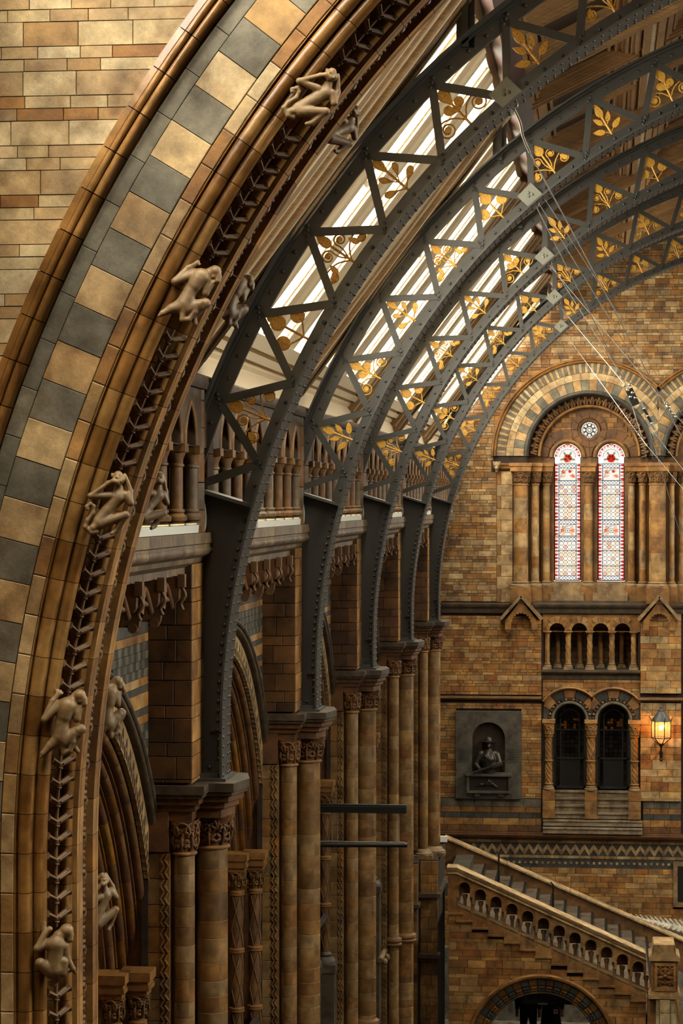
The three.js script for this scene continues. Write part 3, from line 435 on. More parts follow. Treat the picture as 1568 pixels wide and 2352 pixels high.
function truss(label, seq) {
  const t = thing('iron_truss', label, 'truss', 'riveted iron roof trusses'), D = 21;
  const run = (r0, r1, d0, d1, a, b, n) => sweep([[r0, d0], [r1, d0], [r1, d1], [r0, d1]], n, (u, [r, d]) => TP(r, a + (b - a) * u, d), { crease: 0.3 });
  mk('inner_chord', run(7.25, 7.372, 20.97, 21.03, 0, 180, 72), IRON, t);
  mk('inner_flange', [run(7.233, 7.254, 20.76, 21.24, 0, 180, 72), bx(-3.356, -3.333, 12.53, 12.96, -20.76, -21.24), run(7.256, 7.275, 20.9, 21.1, 0, 180, 72)], IRON, t);
  mk('outer_chord', run(7.8, 7.95, 20.97, 21.03, 15.9, 164, 64), IRON, t);
  mk('outer_flange', [run(7.948, 7.968, 20.78, 21.22, 15.9, 164, 64), run(7.925, 7.948, 20.9, 21.1, 15.9, 164, 64)], IRON, t);
  const web = new THREE.Shape(); web.moveTo(-3.548, 12.53); web.lineTo(-3.548, 15.06); web.lineTo(-3.07, 14.93);
  for (let a = 15.8; a >= 0; a -= 1) { const p = TP(7.25, a, 0); web.lineTo(p.x, p.y); } web.lineTo(-3.35, 12.53);
  const wg = ext(web, 0.03); wg.translate(0, 0, -21.015); mk('spring_plate', wg, IRON, t);
  { const a = V(-3.57, 15.1, 0), b = V(-3.05, 14.945, 0), d = b.clone().sub(a), g = bx(-d.length() / 2, d.length() / 2, -0.015, 0.015, -0.2, 0.2), g2 = bx(-d.length() / 2, d.length() / 2, -0.09, 0, 0.01, 0.035); for (const q of [g, g2]) { q.rotateZ(Math.atan2(d.y, d.x)); q.translate((a.x + b.x) / 2, (a.y + b.y) / 2, -21); } mk('spring_angle', [g, g2], IRON, t); }
  mk('inner_strip', sweep([[7.25, 20.95], [7.37, 20.955], [7.37, 20.985], [7.25, 20.985]], 12, (u, [r, d]) => TP(r, 15.5 * u - 0.0, d)), IRON, t);
  mk('foot_plate', [bx(-3.575, -3.29, 12.53, 12.555, -20.7, -21.3), bx(-3.55, -3.37, 12.555, 12.68, -20.93, -20.985), bx(-3.55, -3.37, 12.555, 12.59, -20.78, -20.93), rivet(V(-3.47, 12.63, -20.93), ZP, 1.2)], IRON, t);
  for (let i = 0; i < 24; i++) {
    const a = i % 2 ? 21.9 + 6.17 * ((i - 1) / 2) : 18.95 + 6.17 * (i / 2), pa = i % 2 ? TP(7.87, a, D) : TP(7.33, a, D);
    const b = a + 3.085, pb = i % 2 ? TP(7.33, b, D) : TP(7.87, b, D), d = pb.clone().sub(pa), g = bx(-0.037, 0.037, 0, d.length(), 0.0, 0.026); g.rotateZ(Math.atan2(-d.x, d.y)); g.translate(pa.x, pa.y, -D + 0.012); mk('brace', g, IRON, t);
    if (i === 0) { const pc = TP(7.86, 15.95, D), e = pc.clone().sub(pa), h = bx(-0.037, 0.037, 0, e.length(), 0, 0.026); h.rotateZ(Math.atan2(-e.x, e.y)); h.translate(pa.x, pa.y, -D + 0.012); mk('brace', h, IRON, t); }
  }
  const rb = [], rf = [], rw = [];
  for (let a = 18.95; a < 80; a += 6.17) { for (const [o, r] of [[0, 7.32], [-0.22, 7.29], [0.25, 7.35], [1.55, 7.31], [-1.55, 7.31], [3.085, 7.31]]) rb.push(rivet(TP(r, a + o, 20.97), ZP, 1.15)); for (const [o, r] of [[3.085, 7.87], [2.8, 7.845], [3.35, 7.895], [1.5, 7.86], [0, 7.86], [4.6, 7.86]]) rb.push(rivet(TP(r, a + o, 20.97), ZP, 1.15)); }
  for (let a = -3; a < 78; a += 0.67) for (const d of [20.83, 21.09, 21.19]) { const p = a < 0 ? V(-3.333, 12.95 + a * 0.126, -d) : TP(7.234, a, d), n = a < 0 ? XP : TP(6.234, a, d).sub(TP(7.234, a, d)).normalize(); rf.push(rivet(p, n, 1.0)); }
  for (let a = -2.6; a < 15.4; a += 0.67) { const p = a < 0 ? V(-3.39, 12.95 + a * 0.126, -20.955) : TP(7.3, a, 20.955); rw.push(rivet(p, ZP, 1.35)); }
  mk('rivets', rb, IRON, t, { kind: 'stuff' }); mk('flange_rivets', rf, IRON, t, { kind: 'stuff' }); mk('web_rivets', rw, IRON, t, { kind: 'stuff' });
  const hp = bx(-0.11, 0.11, -0.1, 0.1, 0, 0.05), c = TP(7.345, 49.8, 20.93), a0 = dg(49.8); hp.rotateZ(PI / 2 - a0 + 0.1); hp.translate(c.x, c.y, c.z);
  const hg = mk('hanger_plate', hp, ZINC, t, { label: 'pale galvanised hanger plate' });
  for (const [x, y] of [[-0.02, 0.03], [0.025, 0.01], [-0.015, -0.01]]) mk('bolt', rivet(V(c.x + x, c.y + y, c.z + 0.05), ZP, 1.1), ZINC, hg);
  mk('shackle', [new THREE.TorusGeometry(0.03, 0.009, 6, 12).translate(c.x + 0.07, c.y - 0.1, c.z + 0.03)], STEEL, hg);
  for (let i = 0; i < 9; i++) ornament(SEQ[seq][i], t, 22.035 + 6.17 * i, 21);
  return t;
}
const trussE = truss('grey riveted iron truss with gilded ornaments, nearest to the monkey arch', 0), trussO = truss('x', 1);
trussO.position.z -= BAY; trussO.userData.label = 'riveted iron truss with gilded ornaments, second from the monkey arch';
copy(trussE, -2 * BAY, 'riveted iron truss with gilded ornaments, third from the monkey arch');
copy(trussO, -2 * BAY, 'riveted iron truss with gilded ornaments, fourth from the monkey arch');
copy(trussE, -4 * BAY, 'riveted iron truss with gilded ornaments, farthest and closest to the window wall');
// posts between truss and red beam
for (let k = 0; k < 5; k++) { const a = TP(7.96, 45.5, 21 + 7 * k), b = roofP(SLOPE + 0.1, 0.02); tag(mk('truss_post', [bx(-1.28, -1.12, 18.98, 19.6, -(21.03 + 7 * k), -(20.97 + 7 * k)), bx(-1.33, -1.07, 19.5, 19.6, -(21.14 + 7 * k), -(20.86 + 7 * k)), bx(-1.23, -1.17, 18.98, 19.6, -(21.1 + 7 * k), -(20.9 + 7 * k))], IRON), 'short black post between the red beam and the ' + order[k] + ' truss', 'post', 'truss posts'); }

// ---------------------------------------------------------------- carved leaf relief used on capitals
function leafRelief(c, n, up, s, lobes = 5) {
  const side = new THREE.Vector3().crossVectors(up, n).normalize(), gs = [];
  for (let i = 0; i < lobes; i++) { const a = -1.9 + 3.8 * i / (lobes - 1), d = up.clone().multiplyScalar(Math.cos(a)).addScaledVector(side, Math.sin(a)), g = new THREE.SphereGeometry(1, 6, 5); g.scale(s * 0.24, s * 0.5, s * 0.16); g.applyMatrix4(new THREE.Matrix4().makeBasis(new THREE.Vector3().crossVectors(d, n), d, n)); const p = c.clone().addScaledVector(d, s * 0.42); g.translate(p.x, p.y, p.z); gs.push(g); }
  gs.push(ball(c.clone().addScaledVector(n, s * 0.08), s * 0.2, 1, 6, 5)); return gs;
}
function ringRelief(c, n, r, w) { const g = new THREE.TorusGeometry(r, w, 5, 14); g.applyQuaternion(new THREE.Quaternion().setFromUnitVectors(ZP, n)); g.translate(c.x, c.y, c.z); return g; }
// bell from a round neck to a square top, with foliage on its four faces
function capital(parent, x, z, y0, y1, r, h, mat, leaves = true) {
  const gs = [], sec = [], N = 24;
  for (let i = 0; i < N; i++) sec.push([i / N * 2 * PI, 0]);
  gs.push(sweep(sec, 6, (u, [a]) => { const q = Math.max(Math.abs(Math.cos(a)), Math.abs(Math.sin(a))), sq = h / q, e = u * u, rr_ = (r * 0.97) * (1 - e) + Math.min(sq, h * 1.22) * e; return V(x + rr_ * Math.cos(a), y0 + (y1 - y0) * u, z + rr_ * Math.sin(a)); }, { caps: false, crease: 1.2 }));
  if (leaves) for (const [nx, nz] of [[0, 1], [1, 0], [0.7, 0.7], [-0.7, 0.7]]) {
    const d = Math.hypot(nx, nz) > 0.99 && nx * nz !== 0 ? 1.05 : 1, n = V(nx, -0.25, nz).normalize(), H = y1 - y0, p = (u, o) => V(x + nx * (r + (h - r) * u * u * 0.9 + o) * d, y0 + H * u, z + nz * (r + (h - r) * u * u * 0.9 + o) * d);
    gs.push(...leafRelief(p(0.24, 0.01), n, YP, H * 0.3), ...leafRelief(p(0.68, 0.012), n, V(0.2, -1, 0), H * 0.26, 5), ringRelief(p(0.68, 0.008), n, H * 0.24, 0.012), tube([p(0.05, 0.01), p(0.3, 0.03), p(0.5, 0.02)], 0.012, 6, 5));
  }
  return mk('capital', gs, mat, parent);
}
function shaft(parent, x, z, r, y0, y1, hs, mats, name = 'drum') { let y = y1; while (y > y0 + 0.02) { let h = rr(hs[0], hs[1]); if (y - h < y0 + 0.06) h = y - y0; mk(name, lathe([[r - 0.004, 0], [r, 0.004], [r, h - 0.004], [r - 0.004, h]], x, y - h, z, 20), pick(mats), parent); y -= h; } }
const SHAFT = ['#a07c4c', '#93703f', '#aa8756', '#8a6738', '#9b7d53', '#a2763d', '#a88a60'].map((q) => stone(q, 0.5));
// ---------------------------------------------------------------- piers with attached columns
for (let k = 0; k < 5; k++) {
  const o = 7 * k, Z = (D) => -(D + o), nm = order[k], yb = k === 4 ? 7.86 : 0;
  const pier = thing('wall_pier', 'brown block pier behind the ' + nm + ' iron truss', 'pier', 'brown wall piers');
  mk('core', [bx(-4.5, -3.56, 12.3, 14.5, Z(20.46), Z(21.6)), bx(-4.5, -3.74, k === 4 ? 7.7 : 0, 12.3, Z(20.5), Z(21.5)), bx(-4.5, -3.6, k === 4 ? 7.7 : 0, 12.3, Z(20.7), Z(21.3))], UMB[1], pier);
  let y = 14.45, i = 0; const hs = [0.21, 0.12, 0.2, 0.13, 0.19, 0.16, 0.22, 0.11];
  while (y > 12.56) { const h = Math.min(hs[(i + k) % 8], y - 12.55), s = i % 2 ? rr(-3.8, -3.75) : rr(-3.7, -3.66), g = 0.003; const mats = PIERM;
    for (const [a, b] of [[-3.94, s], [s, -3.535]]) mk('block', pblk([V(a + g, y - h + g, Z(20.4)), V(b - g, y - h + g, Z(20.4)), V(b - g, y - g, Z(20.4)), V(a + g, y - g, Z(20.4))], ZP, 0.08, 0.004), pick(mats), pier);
    for (const [a, b] of [[20.4, 20.68], [20.68, 20.98]]) mk('block', pblk([V(-3.53, y - h + g, Z(a + g)), V(-3.53, y - h + g, Z(b - g)), V(-3.53, y - g, Z(b - g)), V(-3.53, y - g, Z(a + g))], XP, 0.06, 0.004), pick(TAND), pier);
    y -= h; i++; }
  // flat pilaster with a chevron strip
  y = 11.93; while (y > yb + 0.02) { const h = Math.min(rr(0.17, 0.24), y - yb), g = 0.0025, D = 20.46;
    mk('block', pblk([V(-3.95, y - h + g, Z(D)), V(-3.83, y - h + g, Z(D)), V(-3.83, y - g, Z(D)), V(-3.95, y - g, Z(D))], ZP, 0.06, 0.003), pick(SHAFT), pier);
    const ch = [pblk([V(-3.828, y - h + g, Z(D)), V(-3.742, y - h + g, Z(D)), V(-3.742, y - g, Z(D)), V(-3.828, y - g, Z(D))], ZP, 0.06, 0.003)];
    for (let c = 0; c < 2; c++) for (const dx of [-0.03, 0.006]) { const x0 = -3.785 + dx, w = 0.016, yy = y - h * (c + 0.5) / 2, q = h / 4 - 0.002; for (const s of [-1, 1]) ch.push(pblk([V(x0 - 0.014, yy, Z(D - 0.02)), V(x0 - 0.014 + w, yy, Z(D - 0.02)), V(x0 + 0.018 + w, yy + s * q, Z(D - 0.02)), V(x0 + 0.018, yy + s * q, Z(D - 0.02))], ZP, 0.024, 0.003)); }
    mk('chevron_block', ch, pick(SHAFT), pier); y -= h; }
  mk('neck_block', pblk([V(-3.95, 11.94, Z(20.44)), V(-3.75, 11.94, Z(20.44)), V(-3.75, 12.3, Z(20.44)), V(-3.95, 12.3, Z(20.44))], ZP, 0.06, 0.004), UMB[1], pier);
  // impost: mouldings and slab, stepping forward over the main column
  const imp = thing('impost', 'grey moulded impost slab under the foot of the ' + nm + ' truss', 'impost', 'moulded imposts');
  const slab = (e, y0, y1) => { const s = [[-4.2, 20.36 - e], [-3.44 + e, 20.36 - e], [-3.44 + e, 20.6 - e], [-3.22 + e, 20.6 - e], [-3.14 + e, 21.0], [-3.22 + e, 21.4 + e], [-4.2, 21.64 + e]]; return straight(s, (u, [x, d]) => V(x, u ? y1 : y0, Z(d))); };
  mk('slab', slab(0.02, 12.455, 12.53), COPE, imp); mk('fillet', slab(0.0, 12.42, 12.455), COPE, imp); mk('moulding', [slab(-0.035, 12.36, 12.42), slab(-0.075, 12.3, 12.36), slab(-0.11, 12.21, 12.3)], UMB[1], imp);
  for (const [nmn, x, D, r, lab, c] of [['main', -3.46, 21.0, 0.143, 'stout terracotta column carrying the ' + nm + ' truss', 1], ['side', -3.632, 20.56, 0.093, 'slender terracotta shaft beside the stout column of the ' + nm + ' truss', 0]]) {
    const t = thing(c ? 'stout_column' : 'slender_column', lab, 'column', c ? 'stout wall columns' : 'slender wall shafts');
    capital(t, x, Z(D), 11.94, 12.22, r, c ? 0.2 : 0.125, UMB[c ? 1 : 0]);
    mk('neck_ring', lathe([[r, 0], [r + 0.018, 0.008], [r + 0.022, 0.02], [r + 0.012, 0.034], [r, 0.038]], x, 11.905, Z(D), 20), TAND[4], t);
    shaft(t, x, Z(D), r, yb, 11.905, [0.12, 0.26], SHAFT);
    if (k < 4) mk('annulet', lathe([[r, 0], [r + 0.05, 0.02], [r + 0.06, 0.05], [r + 0.03, 0.07], [r + 0.055, 0.1], [r + 0.05, 0.14], [r, 0.17]], x, 7.2, Z(D), 20), UMB[2], t);
    else mk('base', [lathe([[r + 0.1, -0.09], [r + 0.1, -0.05], [r + 0.07, -0.03], [r + 0.05, 0], [r + 0.03, 0.02], [r, 0.04]], x, yb, Z(D), 20), bx(x - r - 0.1, x + r + 0.1, yb - 0.16, yb - 0.08, Z(D) - r - 0.1, Z(D) + r + 0.1)], LEDGE, t);
  }
  if (k === 4) {
    const but = thing('corbel_pier', 'dark brown block pier below the farthest columns, beside the stair', 'pier');
    mk('core', [bx(-4.3, -3.33, 0, 7.7, Z(20.35), Z(22.6)), bx(-4.3, -3.7, 0, 7.7, Z(19.9), Z(20.4))], MORTAR, but);
    for (const [x0, x1, D] of [[-3.68, -3.32, 20.3], [-4.05, -3.7, 19.85]]) { let y = 7.68, j = 0; while (y > 0.1) { const h = rr(0.16, 0.28), m = j++ % 2 ? rr(0.35, 0.5) : rr(0.55, 0.7), xm = x0 + (x1 - x0) * m; for (const [a, b] of [[x0, xm], [xm, x1]]) mk('block', pblk([V(a + 0.003, y - h + 0.003, Z(D)), V(b - 0.003, y - h + 0.003, Z(D)), V(b - 0.003, y - 0.003, Z(D)), V(a + 0.003, y - 0.003, Z(D))], ZP, 0.06, 0.004), pick([...TAND, UMB[2]]), but); y -= h; } }
    mk('string', [bx(-3.72, -3.26, 6.95, 7.03, Z(20.2), Z(22.6)), bx(-4.1, -3.66, 6.8, 6.88, Z(19.78), Z(20.3)), bx(-3.72, -3.28, 5.72, 5.8, Z(20.2), Z(20.5))], COPE, but);
  }
}
// ---------------------------------------------------------------- one bay of the side wall (built between the monkey arch and the nearest truss, then repeated)
const BC = [17.6, 10.2], BP = (r, deg, x) => V(x, BC[1] + r * Math.sin(dg(deg)), -(BC[0] + r * Math.cos(dg(deg))));
const bays = [];
{
  const lab = (k, s) => s + ' ' + bayName(k);
  // spandrel wall with tile bands
  const w = thing('spandrel_wall', '', 'wall', 'tiled wall panels over the side arches'); bays.push([w, 'wall panel with tan and slate tile bands']);
  const sh = shapeOf([[14.05, 9], [20.45, 9], [20.45, 14.72], [14.05, 14.72]]), h = new THREE.Path(); h.moveTo(BC[0] - 3.22, 9.01); h.lineTo(BC[0] - 3.22, BC[1]); h.absarc(BC[0], BC[1], 3.22, PI, 0, true); h.lineTo(BC[0] + 2.84, BC[1]); h.lineTo(BC[0] + 2.84, 9.01); sh.holes.push(new THREE.Path(Array.from({ length: 33 }, (_, i) => new THREE.Vector2(BC[0] - Math.cos(i / 32 * PI) * (i > 16 ? Math.min(3.22, 2.84 / Math.max(0.01, -Math.cos(i / 32 * PI))) : 3.22), BC[1] + Math.sin(i / 32 * PI) * 3.22)).concat([new THREE.Vector2(BC[0] + 2.8, 9.05), new THREE.Vector2(BC[0] - 3.2, 9.05)])));
  const g = ext(sh, 0.06); g.rotateY(PI / 2); g.translate(-3.99, 0, 0); mk('core', g, MORTAR, w);
  const bands = [[0.1, 'u'], [0.1, 'u'], [0.14, 's'], [0.075, 't'], [0.075, 'c'], [0.075, 'c'], [0.075, 'c'], [0.075, 'c'], [0.075, 't'], [0.06, 's'], [0.13, 't'], [0.06, 's'], [0.075, 't'], [0.075, 'c'], [0.075, 'c'], [0.075, 'c'], [0.075, 'c'], [0.075, 't']]; let y = 14.2; const rows = bands.map(([hh, c]) => { y -= hh; return [y, y + hh, c]; });
  const list = []; lay(16.2, 20.4, rows, (hh, r) => r[2] === 'c' ? [0.13, 0.13] : [0.22, 0.34], (y0, y1) => { const R = 3.6, q = R * R - (y0 - BC[1]) ** 2; return q > 0 ? [[BC[0] - Math.sqrt(q), BC[0] + Math.sqrt(q)]] : []; }, (d0, d1, y0, y1, r) => {
    const e = 0.002, odd = (Math.round((d0 - 16.2) / 0.13) + Math.round(y0 / 0.075)) % 2, m = r[2] === 's' ? pick(SLATE) : r[2] === 'u' ? pick(UMB) : r[2] === 't' ? pick([...TAND, TAN[3], TAN[1]]) : odd ? GREY[3] : SLATE[1];
    list.push({ geo: pblk([V(-3.92, y0 + e, -(d1 - e)), V(-3.92, y0 + e, -(d0 + e)), V(-3.92, y1 - e, -(d0 + e)), V(-3.92, y1 - e, -(d1 - e))], XP, 0.03, 0.002), mat: m, size: d0 });
  }); parts300(list, 'tile', w, 260);
  // the arch and its orders
  const a = thing('side_arch', '', 'arch', 'round side arches'); bays.push([a, 'round side arch with pierced leaf band and brown rolls']);
  const bring = (sec, t0, t1, n) => sweep(sec, n, (u, [r, x]) => BP(r, t0 + (t1 - t0) * u, x));
  const hood = [[3.46, -3.95], [3.46, -3.9], ...arcPts(3.487, -3.885, 0.026, PI, 0, 5), [3.52, -3.895], ...arcPts(3.545, -3.87, 0.028, PI, 0, 5), [3.58, -3.95]];
  for (let t = 34.5; t < 95; t += 4.5) mk('hood_moulding', bring(hood, t, t + 4.42, 3), COPE, a);
  mk('hood_rest', bring(hood, 97.5, 146, 16), COPE, a);
  const leafHole = (cx, cy, s, ang) => { const p = [[0, -0.055], [0.02, -0.035], [0.03, -0.008], [0.022, 0.02], [0, 0.045], [-0.022, 0.02], [-0.03, -0.008], [-0.02, -0.035]].map(([x, y]) => { x *= s; y *= s; return new THREE.Vector2(cx + x * Math.cos(ang) - y * Math.sin(ang), cy + x * Math.sin(ang) + y * Math.cos(ang)); }); return new THREE.Path(p); };
  for (let t = 14; t < 96; t += 3.1) {
    const P = (r, q) => new THREE.Vector2(r * Math.cos(dg(q)), r * Math.sin(dg(q))), e = 0.04, s = new THREE.Shape([P(3.215, t + e), P(3.215, t + 1.55), P(3.215, t + 3.1 - e), P(3.45, t + 3.1 - e), P(3.45, t + 1.55), P(3.45, t + e)]);
    for (const [r, q] of [[3.27, 0.8], [3.27, 2.35], [3.355, 1.57]]) { const c = P(r, t + q); s.holes.push(leafHole(c.x, c.y, 1.3, dg(t + q) - PI / 2 + 0.35)); }
    const v = ext(s, 0.04, 0, 3); v.rotateY(PI / 2); v.translate(-3.965, BC[1], -BC[0]); mk('pierced_voussoir', v, pick([TAN[1], TAN[5], TAN[6], LEDGE]), a);
  }
  mk('pierced_rest', bring([[3.215, -3.965], [3.45, -3.965], [3.45, -3.925], [3.215, -3.925]], 97, 165, 18), TAND[1], a);
  mk('leaf_backing', bring([[3.2, -4.03], [3.46, -4.03], [3.46, -4.0], [3.2, -4.0]], 10, 165, 30), MORTAR, a);
  for (const [r, x, rad_, m] of [[3.165, -4.0, 0.05, UMB], [3.05, -4.08, 0.05, [...UMB, OCHRE[1]]], [2.945, -4.16, 0.05, [...OCHRE, ...UMB]], [2.84, -4.24, 0.05, UMB]]) {
    const sec = [[r + 0.07, x - 0.09], [r + 0.07, x - 0.01], ...arcPts(r, x, rad_, 0.9, -PI * 1.0, 8).map(([p, q]) => [p, 2 * x - q]).map(([p, q]) => [p, x + (x - q)]), [r - 0.06, x - 0.09]].map(([p, q]) => [p, q]);
    const sec2 = [[r + 0.06, x - 0.1], [r + 0.055, x - 0.04], [r + 0.034, x - 0.035], [r + 0.034, x + 0.0], [r + 0.026, x + 0.022], [r + 0.008, x + 0.034], [r - 0.014, x + 0.03], [r - 0.03, x + 0.012], [r - 0.034, x - 0.012], [r - 0.028, x - 0.035], [r - 0.05, x - 0.04], [r - 0.055, x - 0.1]];
    for (let t = 14.5; t < 92; t += 5.2) mk('arch_roll', bring(sec2, t, t + 5.1, 3), pick(m), a);
    mk('arch_roll_rest', bring(sec2, 92.6, 165, 14), pick(m), a);
  }
  // blind tympanum behind, with a small arch on it
  const ty = thing('arch_infill', '', 'wall', 'blind panels inside the side arches'); bays.push([ty, 'tan block infill panel set back inside the side arch']);
  mk('core', bx(-4.75, -4.42, 0, 13.6, -14.62, -20.46), MORTAR, ty);
  const tl = []; lay(17.2, 20.4, rowsOf(9.5, 13.2, [0.16, 0.1, 0.16]), () => [0.22, 0.4], (y0) => [], (d0, d1, y0, y1) => tl.push({ geo: pblk([V(-4.4, y0 + 0.003, -(d1 - 0.003)), V(-4.4, y0 + 0.003, -(d0 + 0.003)), V(-4.4, y1 - 0.003, -(d0 + 0.003)), V(-4.4, y1 - 0.003, -(d1 - 0.003))], XP, 0.03, 0.003), mat: pick([...TAN.slice(0, 4), ...TAND]), size: d0 })); parts300(tl, 'block', ty, 200);
  for (const [r, m] of [[1.0, OCHRE[3]], [0.86, TAND[0]]]) mk('small_arch', [sweep([[r, -4.4], [r + 0.02, -4.34], [r + 0.07, -4.32], [r + 0.1, -4.36], [r + 0.1, -4.4]], 22, (u, [q, x]) => V(x, 11.35 + q * Math.sin(u * PI) * 1.25, -(19.25 + q * Math.cos(u * PI)))), bx(-4.4, -4.33, 9, 11.35, -(19.25 + r + 0.1), -(19.25 + r)), bx(-4.4, -4.33, 9, 11.35, -(19.25 - r - 0.1), -(19.25 - r))], m, ty);
  // pair of carved colonnettes at the jamb
  for (const [x, D, w2, who] of [[-3.985, 20.22, 0.075, 'outer'], [-4.17, 20.06, 0.075, 'inner']]) {
    const c = thing('carved_column', '', 'column', 'carved jamb columns'); bays.push([c, who + ' carved lattice column at the jamb of the side arch']);
    const z = -D; mk('abacus', [bx(x - 0.14, x + 0.14, 10.88, 10.96, z - 0.14, z + 0.14), bx(x - 0.12, x + 0.12, 10.84, 10.88, z - 0.12, z + 0.12), bx(x - 0.13, x + 0.13, 10.8, 10.84, z - 0.13, z + 0.13), bx(x - 0.105, x + 0.105, 10.75, 10.8, z - 0.105, z + 0.105)], TAND[3], c);
    capital(c, x, z, 10.55, 10.76, w2, 0.105, OCHRE[2]);
    mk('shaft', lathe([[w2 - 0.008, 0], [w2 - 0.008, 2.1]], x, 8.45, z, 16), UMB[3], c);
    const rb = []; for (let s = 0; s < 3; s++) for (const dir of [-1, 1]) for (let q = 0; q < 4; q++) { const pts = []; for (let i = 0; i <= 10; i++) { const an = q * PI / 2 + dir * i / 10 * 2.2, yy = 8.5 + s * 0.68 + i / 10 * 0.62; pts.push(V(x + (w2 - 0.004) * Math.cos(an), yy, z + (w2 - 0.004) * Math.sin(an))); } rb.push(tube(pts, 0.006, 12, 4)); } mk('lattice_carving', rb, UMB[2], c, { kind: 'stuff' });
    for (const yy of [10.5, 9.84, 9.16]) mk('ring', lathe([[w2 - 0.01, 0], [w2 + 0.014, 0.008], [w2 + 0.016, 0.024], [w2 + 0.002, 0.032], [w2 + 0.016, 0.04], [w2 + 0.014, 0.056], [w2 - 0.01, 0.064]], x, yy - 0.03, z, 16), TAND[3], c);
    mk('base', [lathe([[w2 + 0.09, -0.14], [w2 + 0.09, -0.1], [w2 + 0.06, -0.05], [w2 + 0.02, -0.03], [w2 + 0.03, 0], [w2, 0.04]], x, 8.45, z, 16), bx(x - 0.17, x + 0.17, 8.2, 8.32, z - 0.17, z + 0.17), bx(x - 0.15, x + 0.15, 0, 8.2, z - 0.15, z + 0.15)], COPE, c);
  }
  // ledge
  const l = thing('gallery_ledge', '', 'ledge', 'stone ledges below the gallery'); bays.push([l, 'moulded stone ledge below the gallery balustrade']);
  const ls = [[-4.0, 14.72], [-3.45, 14.72], [-3.445, 14.63], [-3.46, 14.62], [-3.455, 14.6], ...arcPts(-3.5, 14.57, 0.05, 0.5, -1.2, 5), [-3.53, 14.5], [-3.54, 14.46], [-3.6, 14.42], [-3.6, 14.36], [-4.0, 14.36]];
  for (let i = 0; i < 14; i++) mk('ledge_block', straight(ls, (u, [x, yy]) => V(x, yy, -(14.02 + (u ? i + 0.985 : i) * 0.4993))), pick(LEDGED), l);
  // hanging corbels
  for (let i = 0; i < 5; i++) {
    const c = thing('ledge_corbel', '', 'corbel', 'curled corbels under the gallery ledge'); bays.push([c, ['first', 'second', 'third', 'fourth', 'fifth'][i] + ' ledge corbel from the near end']);
    const D = 16.15 + i * 0.93, s = new THREE.Shape(); s.moveTo(-3.92, 13.98); s.lineTo(-3.8, 13.98); s.absarc(-3.76, 14.0, 0.05, PI, 0, false); s.lineTo(-3.7, 14.08); s.quadraticCurveTo(-3.72, 14.16, -3.66, 14.16); s.absarc(-3.6, 14.19, 0.05, PI, 0.2, false); s.lineTo(-3.54, 14.36); s.lineTo(-3.92, 14.36);
    const b = ext(s, 0.06, 0.004, 6); b.translate(0, 0, -(D + 0.03)); mk('bracket', b, UMB[0], c);
    mk('drop_block', bx(-3.56, -3.5, 14.27, 14.38, -(D + 0.04), -(D - 0.04)), CARVE, c); mk('drop', [tube([V(-3.53, 14.27, -D), V(-3.5, 14.2, -D), V(-3.54, 14.13, -D), V(-3.52, 14.08, -D)], 0.016, 8, 6)], CARVE, c); mk('scroll', cyl(V(-3.76, 13.97, -(D + 0.05)), V(-3.76, 13.97, -(D - 0.05)), 0.04, 0.04, 10), CARVE, c);
    mk('carved_head', [...leafRelief(V(-3.7, 14.2, -(D - 0.2)), V(0.6, 0, 0.8), YP, 0.13), tube([V(-3.62, 14.1, -D), V(-3.64, 14.3, -(D - 0.2)), V(-3.62, 14.1, -(D - 0.45))], 0.03, 10, 6)], UMB[0], c);
  }
  // balustrade: posts, colonnettes, pointed arches, coping
  const b = thing('gallery_balustrade', '', 'balustrade', 'gallery balustrades'); bays.push([b, 'stone gallery balustrade of small columns and pointed arches']);
  const BX = -3.6, PITCHD = 0.735, S0 = 14.6, NC = 8, ap = new THREE.Shape(); ap.moveTo(14.02, 15.46); ap.lineTo(21.0, 15.46); ap.lineTo(21.0, 15.98); ap.lineTo(14.02, 15.98);
  const aps = shapeOf([[14.02, 15.47], [20.99, 15.47], [20.99, 15.98], [14.02, 15.98]]);
  for (let i = 0; i < NC; i++) { const d = S0 + i * PITCHD + PITCHD / 2, p = new THREE.Path(); const q = 0.25; p.moveTo(d - q, 15.475); p.lineTo(d - q, 15.55); p.quadraticCurveTo(d - q, 15.74, d, 15.84); p.quadraticCurveTo(d + q, 15.74, d + q, 15.55); p.lineTo(d + q, 15.475); aps.holes.push(p); }
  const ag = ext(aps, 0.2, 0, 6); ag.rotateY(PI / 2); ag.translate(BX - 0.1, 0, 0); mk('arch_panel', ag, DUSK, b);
  for (let i = 0; i < NC; i++) { const d = S0 + i * PITCHD + PITCHD / 2, gg = []; for (const sgn of [-1, 1]) gg.push(tube([V(BX + 0.1, 15.48, -(d + sgn * 0.27)), V(BX + 0.1, 15.58, -(d + sgn * 0.265)), V(BX + 0.1, 15.74, -(d + sgn * 0.15)), V(BX + 0.1, 15.85, -d)], 0.02, 8, 6)); mk('arch_moulding', gg, UMB[2], b); }
  mk('coping', straight([[BX - 0.14, 15.98], [BX + 0.13, 15.98], [BX + 0.15, 16.02], [BX + 0.15, 16.08], [BX + 0.1, 16.11], [BX - 0.14, 16.11]], (u, [x, yy]) => V(x, yy, -(u ? 20.99 : 14.02))), DUSK, b);
